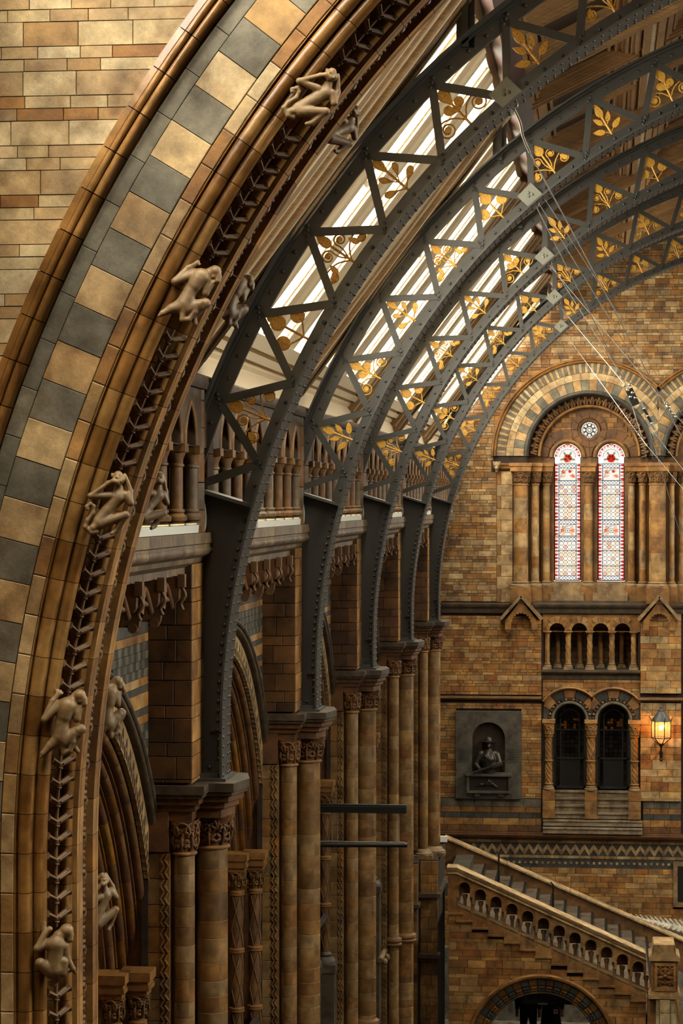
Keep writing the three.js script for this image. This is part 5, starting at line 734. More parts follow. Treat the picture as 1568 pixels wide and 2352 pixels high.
function lancet(name, cx, label, rich) {
  const t = thing(name, label, 'window', 'twin stained glass lancets', 'structure'), z = fz(-0.66), hw = 30 * KM, b = 0.115, iw = hw - b, Y = (c) => ey(1000 + c / 2.76), y0 = Y(925), ys = ey(1049), lead = [];
  const hb = (y, h = 0.008, w = hw) => lead.push(bx(cx - w, cx + w, y - h, y + h, z - 0.012, z + 0.012)), vb = (x, a, c, h = 0.004) => lead.push(bx(x - h, x + h, a, c, z - 0.01, z + 0.01)), ln = (p, q, r = 0.0035) => lead.push(cyl(V(p[0], p[1], z), V(q[0], q[1], z), r, r, 4));
  if (!rich) { flat([[cx - hw, y0], [cx + hw, y0], [cx + hw, ys], ...arcPts(cx, ys, hw, 0, PI, 12), [cx - hw, ys]], z, GC, t); mk('leading', [bx(cx - hw, cx + hw, y0 - 0.01, y0 + 0.01, z - 0.01, z + 0.01)], LEAD, t); return t; }
  const top = Y(176), N = 34, ch = (top - y0) / N;
  for (let i = 0; i < N; i++) for (const s of [-1, 1]) {
    const xo = cx + s * (hw - 0.012), xi = cx + s * (iw + 0.022), ya = y0 + i * ch, yb = ya + ch, m = (ya + yb) / 2, R = i % 2 ? GR : rnd() < 0.5 ? GO : GR;
    flat([[xo, ya + 0.006], [xo, yb - 0.006], [xi, m]], z, R, t); flat([[xo, yb - 0.004], [xi, yb - 0.002], [xi, m + 0.006]], z, GW, t); flat([[xo, ya + 0.004], [xi, ya + 0.002], [xi, m - 0.006]], z, GW, t);
    ln([xo, ya], [xi, m]); ln([xo, yb], [xi, m]);
  }
  for (const s of [-1, 1]) { flat([[cx + s * (iw + 0.018), y0], [cx + s * iw, y0], [cx + s * iw, top], [cx + s * (iw + 0.018), top]], z, GB, t); flat([[cx + s * hw, y0], [cx + s * (hw - 0.01), y0], [cx + s * (hw - 0.01), top], [cx + s * hw, top]], z, GB, t); vb(cx + s * iw, y0, top); vb(cx + s * (iw + 0.02), y0, top, 0.004); vb(cx + s * (hw - 0.011), y0, top, 0.004); }
  for (const [c0, c1] of [[180, 205], [285, 315], [540, 565], [646, 675], [895, 925]]) { const m = (Y(c0) + Y(c1)) / 2; for (const [p, q] of [[Y(c0), m + 0.034], [m - 0.034, Y(c1)]]) flat([[cx - iw, q], [cx + iw, q], [cx + iw, p], [cx - iw, p]], z, GB, t); for (let i = 0; i < 5; i++) { const x = cx + (i - 2) * iw * 0.4; flat(ngon(x, m, 0.03, 12), z, GW, t); lead.push(new THREE.TorusGeometry(0.035, 0.0055, 4, 14).translate(x, m, z)); } hb(Y(c0), 0.005, iw); hb(Y(c1), 0.005, iw); }
  for (const [c0, c1, n] of [[315, 540, 9], [675, 895, 9]]) { const h = (Y(c0) - Y(c1)) / n, w = 2 * iw / 4; for (let j = 0; j < n; j++) for (let i = 0; i < 4; i++) { const x = cx - iw + (i + 0.5) * w, y = Y(c1) + (j + 0.5) * h, c = Math.abs(j % 4 - 1.5) < 1 ? pick([GW, GC, GC]) : pick([GW, GC, GP, GW]); flat([[-0.5, 0.25], [-0.25, 0.5], [0.25, 0.5], [0.5, 0.25], [0.5, -0.25], [0.25, -0.5], [-0.25, -0.5], [-0.5, -0.25]].map(([u, v]) => [x + u * w * 0.98, y + v * h * 0.98]), z, c, t); if (i < 3 && j < n - 1) flat(ngon(x + w / 2, y + h / 2, w * 0.3, 4), z + 0.001, j % 2 ? FP : FW, t); for (const [p, q] of [[[-0.5, 0.25], [-0.25, 0.5]], [[0.25, 0.5], [0.5, 0.25]], [[0.5, -0.25], [0.25, -0.5]], [[-0.25, -0.5], [-0.5, -0.25]], [[-0.25, 0.5], [0.25, 0.5]], [[0.5, 0.25], [0.5, -0.25]]]) ln([x + p[0] * w, y + p[1] * h], [x + q[0] * w, y + q[1] * h], 0.0048); } }
  for (const [c0, c1, kind] of [[205, 285, 0], [565, 646, 1]]) {
    const m = (Y(c0) + Y(c1)) / 2, H = Y(c0) - Y(c1); flat([[cx - iw, Y(c1)], [cx + iw, Y(c1)], [cx + iw, Y(c0)], [cx - iw, Y(c0)]], z - 0.004, GW, t);
    if (kind) { for (const sx of [-1, 1]) for (const sy of [-1, 1]) { flat(petal(cx + sx * 0.04, m + sy * 0.03, Math.atan2(-sx, sy * 0.8), 0.13, 0.07), z, FP, t); flat(petal(cx + sx * 0.05, m, Math.atan2(-sx, sy * 0.25), 0.13, 0.055), z, FO, t); } flat(ngon(cx, m, 0.055, 12), z + 0.002, FW, t); flat(ngon(cx, m, 0.022, 8), z + 0.003, GG, t); lead.push(new THREE.TorusGeometry(0.055, 0.005, 4, 14).translate(cx, m, z)); }
    else { for (const [x, y, a, l] of [[-0.03, 0.02, 1.2, 0.14], [-0.03, -0.02, 1.9, 0.15], [0.03, 0.03, -0.9, 0.12], [0.04, -0.02, -1.9, 0.15], [-0.08, 0.0, 0.3, 0.12], [0.1, 0.02, -2.6, 0.12]]) flat(petal(cx + x, m + y, a, l, 0.065), z, pick([FO, FP, FO]), t); flat(ngon(cx + (rnd() < 0.5 ? -0.05 : 0.05), m + 0.07, 0.035, 10), z + 0.002, FR_, t); flat(ngon(cx - 0.02, m + 0.05, 0.02, 10), z + 0.003, FW, t); }
    for (let q = 0; q < 4; q++) ln([cx - iw, Y(c1) + H * q / 4], [cx - iw + 0.1 * (q + 1), Y(c0)], 0.003);
  }
  for (const c of [176, 285, 375, 455, 535, 640, 735, 832]) hb(Y(c), 0.007); hb(y0, 0.012);
  // head: flower with leaves inside a ring of red pieces
  flat([[cx - iw, top], [cx + iw, top], [cx + iw, ys], ...arcPts(cx, ys, iw, 0, PI, 14), [cx - iw, ys]], z - 0.004, GW, t);
  const fy = ys - 0.03; for (const a of [0.55, -0.55, 1.75, -1.75]) flat(petal(cx, fy, a, 0.19, 0.05), z, GG, t); for (let i = 0; i < 5; i++) flat(petal(cx, fy, i * 2 * PI / 5, 0.105, 0.115), z + 0.002, i % 2 && cx < AX ? FO : FR_, t); flat(ngon(cx, fy, 0.045, 12), z + 0.004, FW, t); lead.push(new THREE.TorusGeometry(0.048, 0.006, 4, 14).translate(cx, fy, z + 0.003));
  for (let i = 0; i < 11; i++) { const p = PI * i / 11, q = PI * (i + 1) / 11, m = (p + q) / 2, P = (r, a) => [cx + r * Math.cos(a), ys + r * Math.sin(a)]; flat([P(hw - 0.01, p + 0.03), P(hw - 0.01, m), P(hw - 0.01, q - 0.03), P(iw + 0.02, m)], z, i % 2 ? GO : GR, t); flat([P(hw - 0.01, q), P(iw + 0.02, q + 0.12), P(iw + 0.02, q - 0.12)], z, GW, t); ln(P(hw, q), P(iw, m), 0.004); ln(P(hw, p), P(iw, m), 0.004); }
  for (const r of [iw, hw - 0.008]) lead.push(sweep([[r - 0.006, -0.01], [r + 0.006, -0.01], [r + 0.006, 0.01], [r - 0.006, 0.01]], 20, (u, [q, zz]) => V(cx - q * Math.cos(u * PI), ys + q * Math.sin(u * PI), z + zz)));
  for (const s of [-1, 1]) vb(cx + s * hw, y0, ys, 0.012);
  mk('leading', lead, LEAD, t); return t;
}
lancets.forEach((l, i) => lancet('window_' + (i + 1), l, ['stained glass lancet with orange and red flower, nearer the trusses', 'stained glass lancet with bright red flower, nearer the wide column'][i] ?? 'stained glass lancet under the next striped arch, beyond the frame', i < 2));
ARX.forEach((a, i) => { const t = thing('window_' + (7 + i + (i ? 4 : 0)), i ? 'round window above the next pair of lancets, beyond the frame' : 'small round window of eight white discs', 'window', null, 'structure'), z = fz(-0.66), y = ey(986), lead = []; for (let q = 0; q < 9; q++) { const x = a + (q ? 0.125 * Math.cos(q * PI / 4) : 0), yy = y + (q ? 0.125 * Math.sin(q * PI / 4) : 0); flat(ngon(x, yy, 0.038, 12), z, FW, t); lead.push(new THREE.TorusGeometry(0.042, 0.007, 4, 14).translate(x, yy, z)); } flat(ngon(a, y, 0.2, 24), z - 0.006, GW, t); lead.push(new THREE.TorusGeometry(0.2, 0.012, 5, 28).translate(a, y, z), new THREE.TorusGeometry(0.075, 0.006, 4, 20).translate(a, y, z)); for (let q = 0; q < 8; q++) lead.push(cyl(V(a + 0.075 * Math.cos((q + 0.5) * PI / 4), y + 0.075 * Math.sin((q + 0.5) * PI / 4), z), V(a + 0.2 * Math.cos((q + 0.5) * PI / 4), y + 0.2 * Math.sin((q + 0.5) * PI / 4), z), 0.006, 0.006, 4)); mk('leading', lead, LEAD, t); });
// small lion mask where the hood ends
{ const t = thing('lion_mask', 'pale carved lion mask at the foot of the striped arch', 'carving'), c = V(-2.48, SPR - 0.06, fz(0.1)); mk('head', blob([[0, 0, 0, 0.09, 0, 0.02, 0.03, 0.085], [0, -0.04, 0.07, 0.05, 0, -0.06, 0.1, 0.04], [-0.07, 0.07, 0, 0.03, -0.07, 0.09, 0, 0.02], [0.07, 0.07, 0, 0.03, 0.07, 0.09, 0, 0.02], [0, -0.11, 0.03, 0.04, 0, -0.13, 0.04, 0.03], [-0.04, 0.02, 0.09, 0.018, 0.04, 0.02, 0.09, 0.018]].map((b) => [b[0] + c.x, b[1] + c.y, b[2] + c.z, b[3], b[4] + c.x, b[5] + c.y, b[6] + c.z, b[7]]), 0.012, 0.02), LEDGE, t); }
// gabled hoods with creatures
[[1197, 'nearer the trusses'], [1513, 'above the lantern']].forEach(([px, w], i) => {
  const t = thing('gabled_hood', 'small gabled stone hood ' + w, 'hood', 'gabled hoods'), x = ex(px), P = (dx, py) => [x + dx * KM, ey(py)];
  const s = shapeOf([P(-36, 1446), P(-36, 1425), P(0, 1378), P(36, 1425), P(36, 1446), P(24, 1446), P(24, 1432)]); s.absarc(x, ey(1430), 23 * KM, 0, PI, false); s.lineTo(...P(-24, 1446));
  const g = ext(s, 0.26, 0.008, 8); g.translate(0, 0, fz(-0.05)); mk('gable', g, TAND[1], t);
  for (const sd of [-1, 1]) { const a = V(x, ey(1368), fz(0.12)), b = V(x + sd * 47 * KM, ey(1422), fz(0.12)), d = b.clone().sub(a), q = bx(-0.035, 0.035, 0, d.length(), -0.16, 0.18); q.rotateZ(Math.atan2(-d.x, d.y)); q.translate(a.x, a.y, a.z); mk('coping', q, LEDGE, t); mk('corbel', [cyl(V(x + sd * 30 * KM, ey(1446), fz(-0.02)), V(x + sd * 30 * KM, ey(1446), fz(0.2)), 0.065, 0.065, 12)], TAND[3], t); }
  for (let j = 0; j < 9; j++) { const a = PI * (j + 0.5) / 9; mk('bead', ball(V(x + 22 * KM * Math.cos(a), ey(1430) + 22 * KM * Math.sin(a), fz(0.2)), 0.022), TAND[2], t); }
  const c = thing('gable_creature', ['small carved beast perched on the gabled hood nearer the trusses', 'small carved bird with folded wings on the gabled hood above the lantern'][i], 'carving'), o = V(x, ey(1366), fz(0.14));
  const bn = i ? [[0, 0.02, 0, 0.06, 0, 0.16, 0, 0.055], [0, 0.2, 0.03, 0.04, 0, 0.22, 0.06, 0.03], [-0.07, 0.17, 0, 0.03, -0.11, 0.02, -0.02, 0.025], [0.07, 0.17, 0, 0.03, 0.11, 0.02, -0.02, 0.025], [-0.11, 0.02, -0.02, 0.03, -0.06, 0.0, 0, 0.02], [0.11, 0.02, -0.02, 0.03, 0.06, 0, 0, 0.02]] : [[-0.05, 0.0, 0, 0.05, 0.0, 0.1, 0, 0.05], [0.0, 0.1, 0, 0.05, 0.04, 0.17, 0.03, 0.045], [0.04, 0.18, 0.03, 0.04, 0.13, 0.15, 0.05, 0.025], [0.02, 0.2, 0, 0.02, 0.0, 0.23, 0, 0.012], [-0.06, 0.0, 0.02, 0.03, -0.08, 0.06, 0, 0.02], [0.03, 0.02, 0.03, 0.03, 0.05, -0.04, 0.03, 0.025]];
  mk('body', blob(bn.map((b) => [b[0] + o.x, b[1] + o.y, b[2] + o.z, b[3], b[4] + o.x, b[5] + o.y, b[6] + o.z, b[7]]), 0.012, 0.025), UMB[2], c);
});
// small four-arched arcade
{
  const t = thing('wall_arcade', 'small arcade of four round arches below the stained glass', 'arcade'), ys = ey(1449), r = 17.5 * KM, y1 = ey(1411), P = (cx, q, a) => V(cx - q * Math.cos(a), ys + q * Math.sin(a), fz(0));
  const s = shapeOf([[ex(1246), ys - 0.02], [ex(1469), ys - 0.02], [ex(1469), y1], [ex(1246), y1]]); for (const c of arcX) s.holes.push(archHole(c, r, ys - 0.015, ys)); const g = ext(s, 0.3, 0, 12); g.translate(0, 0, fz(-0.325)); mk('arch_panel', g, TAND[1], t);
  for (const c of arcX) for (let i = 0; i < 7; i++) { const a = PI * i / 7 + 0.015, b = PI * (i + 1) / 7 - 0.015, m = (a + b) / 2, R = i > 1 && i < 5 ? 0.34 : 0.255; mk('voussoir', pblk([P(c, r, a), P(c, r, m), P(c, r, b), P(c, Math.min(R, 0.255 / Math.max(0.2, Math.abs(Math.cos(b)))), b), P(c, Math.min(R, 0.255 / Math.max(0.2, Math.abs(Math.cos(m)))), m), P(c, Math.min(R, 0.255 / Math.max(0.2, Math.abs(Math.cos(a)))), a)], ZP, 0.06, 0.005), pick([...TAND, TAN[3]]), t); }
  lay(ex(1248), ex(1466), rowsOf(ey(1537), ey(1424), [0.16, 0.1]), () => [0.25, 0.4], () => [], (x0, x1, y0, y1) => mk('back_block', pblk([V(x0 + 0.003, y0 + 0.003, fz(-0.85)), V(x1 - 0.003, y0 + 0.003, fz(-0.85)), V(x1 - 0.003, y1 - 0.003, fz(-0.85)), V(x0 + 0.003, y1 - 0.003, fz(-0.85))], ZP, 0.1, 0.004), pick([...UMB, SLATE[2]]), t));
  const proto = (px, z, r, mat, lab, twist) => { const c = thing('arcade_colonnette', lab, 'colonnette', 'colonnettes of the small arcade'), x = ex(px), zz = fz(z), b = ey(1532); mk('shaft', lathe([[r, 0], [r, ys - b - 0.18]], x, b + 0.08, zz, 12), mat, c); if (twist) { for (let q = 0; q < 4; q++) { const pts = []; for (let i = 0; i <= 12; i++) { const a = q * PI / 2 + i / 12 * 5; pts.push(V(x + r * Math.cos(a), b + 0.1 + i / 12 * (ys - b - 0.22), zz + r * Math.sin(a))); } mk('carved_strand', tube(pts, 0.009, 16, 4), mat, c); } } mk('capital', [lathe([[r, 0], [r + 0.015, 0.01], [r, 0.025], [r + 0.03, 0.09]], x, ys - 0.12, zz, 12), bx(x - r - 0.04, x + r + 0.04, ys - 0.035, ys + 0.0, zz - r - 0.04, zz + r + 0.04)], mat, c); mk('base', [lathe([[r + 0.04, 0], [r + 0.04, 0.03], [r + 0.01, 0.05], [r + 0.025, 0.07], [r, 0.09]], x, b, zz, 12), bx(x - r - 0.045, x + r + 0.045, ey(1538), b, zz - r - 0.045, zz + r + 0.045)], LEDGE, c); };
  const ord = ['first', 'second', 'third', 'fourth', 'fifth']; [1256, 1304.5, 1354, 1405, 1455].forEach((px, i) => proto(px, -0.1, 0.06, TAND[2], ord[i] + ' front colonnette of the small arcade, counted from the trusses', i > 0)); arcX.forEach((x, i) => proto(1383 + x / KM * 0.9995 - 0.5, -0.55, 0.055, TAND[1], ord[i] + ' rear colonnette of the small arcade, counted from the trusses', false));
}
// twin doorway with steps
doorX.forEach((cx, di) => {
  const who = di ? 'nearer the lantern' : 'nearer the memorial', t = thing('door_arch', 'round doorway arch of grey and tan voussoirs ' + who, 'arch', 'twin doorway arches'), ys = ey(1653), P = (q, a, z = -0.01) => V(cx - q * KM * Math.cos(a), ys + q * KM * Math.sin(a), fz(z)), lim = (q) => Math.acos(Math.min(1, 50 / q)), lo = (q) => di ? lim(q) : 0, hi = (q) => di ? PI : PI - lim(q);
  for (let i = 0; i < 7; i++) { const a = PI * i / 7 + 0.012, b = PI * (i + 1) / 7 - 0.012, m = (a + b) / 2, top = (x) => Math.min(71, 49.5 / Math.max(0.05, (di ? Math.cos(x) : -Math.cos(x)) > 0 ? Math.abs(Math.cos(x)) : 0.05), 60 / Math.max(0.3, Math.abs(Math.cos(x)))); mk('voussoir', pblk([P(50, a), P(50, m), P(50, b), P(Math.max(51, top(b)), b), P(Math.max(51, top(m)), m), P(Math.max(51, top(a)), a)], ZP, 0.06, 0.005), i % 2 ? pick(TAND) : pick(SLATE), t); }
  mk('hood', sweep([[70, -0.03], [70, 0.05], [73, 0.08], [76, 0.06], [76, -0.03]], 30, (u, [q, z]) => P(q, Math.max(lo(73), 0.6) + (Math.min(hi(73), PI - 0.6) - Math.max(lo(73), 0.6)) * u, z)), TAND[1], t);
  mk('roll', [sweep([[36, -0.3], [36, 0.0], [38, 0.03], [41, 0.03], [43, 0.0], [43, -0.3]], 28, (u, [q, z]) => P(q, u * PI, z))], GREY[2], t);
  for (let i = 0; i < 17; i++) { const a = PI * (i + 0.5) / 17; mk('billet', ball(P(46.5, a, 0.0), 0.032, 1, 8, 6), i % 2 ? TAND[1] : SLATE[1], t); } mk('billet_ground', sweep([[43, -0.1], [43, -0.03], [50, -0.03], [50, -0.1]], 24, (u, [q, z]) => P(q, u * PI, z)), SLATE[0], t);
  const d = thing('door_' + (di + 1), 'dark glazed door screen with leaded panes ' + who, 'door', null, 'structure'), z = fz(-0.42), hw = 36 * KM, yb = ey(1815), mulx = 0.22, FR = plain('#1c1916', 0.5), fr = [];
  fr.push(bx(cx - hw, cx + hw, yb, yb + 0.06, z - 0.03, z + 0.04), bx(cx - hw, cx + hw, ey(1747), ey(1743), z - 0.03, z + 0.04), bx(cx - hw, cx + hw, ey(1681), ey(1678), z - 0.02, z + 0.03)); for (const s of [-1, 1]) fr.push(bx(cx + s * hw, cx + s * (hw - 0.05), yb, ys, z - 0.03, z + 0.04), bx(cx + s * mulx - 0.015, cx + s * mulx + 0.015, yb, ys + 0.12, z - 0.02, z + 0.03)); fr.push(sweep([[30, 0], [36.5, 0], [36.5, 0.06], [30, 0.06]], 20, (u, [q, zz]) => P(q, u * PI, -0.45 + zz)), sweep([[20, 0], [22, 0], [22, 0.04], [20, 0.04]], 16, (u, [q, zz]) => P(q, u * PI, -0.43 + zz))); mk('frame', fr, FR, d);
  const GD = [plain('#12100d', 0.12), plain('#1a1714', 0.15), plain('#221c15', 0.18)], GA = plain('#8a4a12', 0.2);
  for (const [a, b, c, e, n, m] of [[-mulx, mulx, ey(1743), ey(1681), 4, 6], [-mulx, mulx, ey(1678), ey(1653), 6, 4], [-hw + 0.05, -mulx, yb + 0.06, ys, 1, 12], [mulx, hw - 0.05, yb + 0.06, ys, 1, 12]]) for (let i = 0; i < n; i++) for (let j = 0; j < m; j++) { const x0 = cx + a + (b - a) * i / n, x1 = cx + a + (b - a) * (i + 1) / n, y0 = c + (e - c) * j / m, y1 = c + (e - c) * (j + 1) / m; mk('pane', pblk([V(x0 + 0.005, y0 + 0.005, z), V(x1 - 0.005, y0 + 0.005, z), V(x1 - 0.005, y1 - 0.005, z), V(x0 + 0.005, y1 - 0.005, z)], ZP, 0.01, 0.002), n === 6 && rnd() < 0.35 ? GA : pick(GD), d); }
  mk('lower_panel', [bx(cx - mulx, cx + mulx, yb + 0.06, ey(1747), z - 0.03, z - 0.01)], BLACK, d); for (let i = 0; i < 5; i++) { const a = PI * i / 5, b = PI * (i + 1) / 5, q = (r, x) => P(r, x, -0.42); mk('pane', pblk([q(22, a + 0.03), q(22, b - 0.03), q(30, b - 0.03), q(30, a + 0.03)], ZP, 0.01, 0.002), pick(GD), d); }
  mk('head_pane', pblk(Array.from({ length: 12 }, (_, i) => P(20, PI * i / 11, -0.43)), ZP, 0.01, 0.002), GD[0], d);
  for (let i = 0; i < 4; i++) tag(mk('stone_step', [bx(cx - hw, cx + hw, ey(1869.5 - i * 15.5), ey(1865 - i * 15.5), fz(-0.3 - i * 0.1), fz(0.02 - i * 0.1)), pblk([V(cx - hw - 0.02, ey(1880 - i * 15.5), fz(-0.02 - i * 0.1)), V(cx + hw + 0.02, ey(1880 - i * 15.5), fz(-0.02 - i * 0.1)), V(cx + hw + 0.02, ey(1865.5 - i * 15.5), fz(-0.02 - i * 0.1)), V(cx - hw - 0.02, ey(1865.5 - i * 15.5), fz(-0.02 - i * 0.1))], ZP, 0.4, 0.008)], FAWN), ['lowest', 'second', 'third', 'topmost'][i] + ' narrow stone step of the doorway ' + who, 'step', 'doorway steps');
});
[[1896, 1881, 'upper'], [1912, 1897, 'lower']].forEach(([a, b, w], i) => tag(mk('stone_step', [bx(ex(1247), ex(1475), ey(b + 4.5), ey(b), fz(-0.2), fz(0.11 + i * 0.12)), pblk([V(ex(1247), ey(a), fz(0.08 + i * 0.12)), V(ex(1475), ey(a), fz(0.08 + i * 0.12)), V(ex(1475), ey(b), fz(0.08 + i * 0.12)), V(ex(1247), ey(b), fz(0.08 + i * 0.12))], ZP, 0.5, 0.008)], FAWN), w + ' wide pale step running below both doorways', 'step', 'doorway steps'));
[[1260, 15, 'beside the memorial'], [1357, 18, 'between the two doors'], [1457, 16, 'beside the lantern']].forEach(([px, w, l], ci) => {
  const t = thing('door_column', 'carved doorway column ' + l, 'column', 'doorway columns'), x = ex(px), r = w * KM / 2, z = fz(0.02), b = ey(1808), y1 = ey(1690);
  mk('abacus', [bx(x - 0.15, x + 0.15, ey(1660), ey(1652), z - 0.15, z + 0.15), bx(x - 0.12, x + 0.12, ey(1665), ey(1660), z - 0.12, z + 0.12)], TAND[2], t); capital(t, x, z, y1, ey(1665), r, r + 0.05, TAND[2]);
  const gs = []; for (let q = 0; q < 6; q++) for (const s of ci === 1 ? [-1, 1] : [1]) { const pts = []; for (let i = 0; i <= 20; i++) { const a = q * PI / 3 + s * i / 20 * (ci === 1 ? 6 : 9); pts.push(V(x + r * Math.cos(a), b + 0.08 + i / 20 * (y1 - b - 0.1), z + r * Math.sin(a))); } gs.push(tube(pts, 0.011, 30, 4)); }
  mk('shaft', lathe([[r, 0], [r, y1 - b]], x, b, z, 14), TAND[1], t); mk('diaper_carving', gs, TAND[2], t, { kind: 'stuff' });
  for (const y of [ey(1749), y1 - 0.03, b + 0.06]) mk('ring', lathe([[r, 0], [r + 0.025, 0.01], [r + 0.028, 0.03], [r, 0.045]], x, y, z, 14), TAND[0], t);
  mk('base', lathe([[r + 0.06, -0.06], [r + 0.06, -0.02], [r + 0.03, 0.0], [r + 0.04, 0.02], [r, 0.05]], x, b, z, 14), LEDGE, t);
  let y = ey(1879); for (const h of [0.2, 0.22, 0.24]) { mk('pedestal_block', pblk([V(x - 0.145, y + 0.003, fz(0.14)), V(x + 0.145, y + 0.003, fz(0.14)), V(x + 0.145, y + h - 0.003, fz(0.14)), V(x - 0.145, y + h - 0.003, fz(0.14))], ZP, 0.26, 0.006), pick(TAND), t); y += h; }
});
// memorial with bronze half figure
{
  const t = thing('memorial', 'dark grey stone memorial slab with arched niche', 'memorial'), x0 = ex(1047), x1 = ex(1197), y0 = ey(1836), y1 = ey(1635), cx = ex(1122), ys = ey(1698), hw = 38 * KM, s = shapeOf([[x0, y0], [x1, y0], [x1, y1], [x0, y1]]);
  s.holes.push(archHole(cx, hw, ey(1776), ys)); const g = ext(s, 0.16, 0.006, 16); g.translate(0, 0, fz(-0.08)); mk('slab', g, SLAB, t);
  mk('niche', [sweep(arcPts(0, 0, hw, PI, 2 * PI, 14), 1, (u, [a, b]) => V(cx + a, u ? ey(1776) : ys, fz(-0.02 + b)), { closed: false }), sweep(arcPts(0, 0, 1, PI, 2 * PI, 14), 8, (u, [a, b]) => V(cx + a * hw * Math.cos(u * PI / 2), ys + hw * Math.sin(u * PI / 2), fz(-0.02) + b * hw * Math.cos(u * PI / 2)), { closed: false }), bx(cx - hw, cx + hw, ey(1778), ey(1776), fz(-0.42), fz(0.08))], SLAB, t);
  mk('relief_frame', [bx(ex(1070), ex(1176), ey(1783), ey(1778), fz(0), fz(0.22)), bx(ex(1072), ex(1174), ey(1822), ey(1817), fz(0), fz(0.2)), bx(ex(1072), ex(1078), ey(1818), ey(1782), fz(0), fz(0.18)), bx(ex(1168), ex(1174), ey(1818), ey(1782), fz(0), fz(0.18)), bx(ex(1090), ex(1102), ey(1830), ey(1822), fz(0), fz(0.16)), bx(ex(1145), ex(1157), ey(1830), ey(1822), fz(0), fz(0.16))], SLAB, t);
  mk('relief_panel', bx(ex(1078), ex(1168), ey(1818), ey(1782), fz(0), fz(0.12)), BRONZE, t); mk('relief_lion', blob([[-0.18, 0, 0, 0.04, 0.1, 0.02, 0, 0.045], [-0.05, 0.03, 0.01, 0.05, 0, 0.08, 0.02, 0.045], [0.1, 0, 0, 0.04, 0.2, -0.05, 0, 0.025], [-0.18, 0, 0, 0.03, -0.28, -0.05, 0, 0.02], [0.02, 0.1, 0.02, 0.03, 0.05, 0.07, 0.04, 0.025]].map((b) => [b[0] + cx, b[1] + ey(1803), b[2] + fz(0.13), b[3], b[4] + cx, b[5] + ey(1803), b[6] + fz(0.13), b[7]]), 0.012, 0.02), BRONZE, t);
  for (const [a, b] of [[1052, 1079], [1164, 1193]]) { const gs = []; for (let r = 0; r < 6; r++) { let x = ex(a); while (x < ex(b) - 0.02) { const w = rr(0.012, 0.03); gs.push(bx(x, x + w, ey(1752 - r * 5.6) , ey(1752 - r * 5.6) + 0.022, fz(0.07), fz(0.089))); x += w + 0.008; } } mk('inscription', gs, SLATE[1], t, { kind: 'stuff' }); }
  const m = thing('bronze_bust', 'dark bronze half figure in a hat holding a rifle', 'statue'), o = V(cx, ey(1775), fz(0.02)), B = (l) => l.map((b) => [b[0] + o.x, b[1] + o.y, b[2] + o.z, b[3], b[4] + o.x, b[5] + o.y, b[6] + o.z, b[7]]);
  mk('figure', blob(B([[0, 0.04, 0, 0.17, 0, 0.3, 0.02, 0.19], [-0.15, 0.42, 0, 0.1, 0.15, 0.42, 0, 0.1], [0, 0.3, 0.02, 0.19, 0, 0.42, 0.02, 0.13], [0, 0.5, 0.02, 0.07, 0, 0.58, 0.03, 0.065], [0, 0.64, 0.04, 0.085, 0, 0.7, 0.04, 0.085], [0, 0.62, 0.12, 0.03, 0, 0.6, 0.13, 0.025], [-0.2, 0.4, 0.02, 0.085, -0.3, 0.18, 0.06, 0.065], [-0.3, 0.18, 0.06, 0.062, -0.18, 0.06, 0.2, 0.045], [0.2, 0.4, 0.02, 0.085, 0.27, 0.2, 0.08, 0.065], [0.27, 0.2, 0.08, 0.06, 0.1, 0.14, 0.22, 0.045], [-0.18, 0.06, 0.2, 0.045, -0.12, 0.08, 0.23, 0.04], [-0.06, 0.38, 0.16, 0.05, 0.06, 0.3, 0.18, 0.05], [0.07, 0.42, 0.14, 0.04, 0.1, 0.32, 0.17, 0.04]]), 0.014, 0.03), BRONZE, m);
  mk('hat', lathe([[0, 0.1], [0.05, 0.11], [0.085, 0.07], [0.09, 0.02], [0.12, 0.005], [0.17, 0.012], [0.17, 0.0], [0.09, -0.01]], o.x, o.y + 0.72, o.z + 0.04, 18), BRONZE, m);
  mk('rifle', [cyl(V(o.x - 0.36, o.y + 0.0, o.z + 0.24), V(o.x + 0.12, o.y + 0.17, o.z + 0.26), 0.03, 0.022, 8), cyl(V(o.x + 0.12, o.y + 0.17, o.z + 0.26), V(o.x + 0.62, o.y + 0.4, o.z + 0.26), 0.016, 0.012, 8)], BRONZE, m);
}
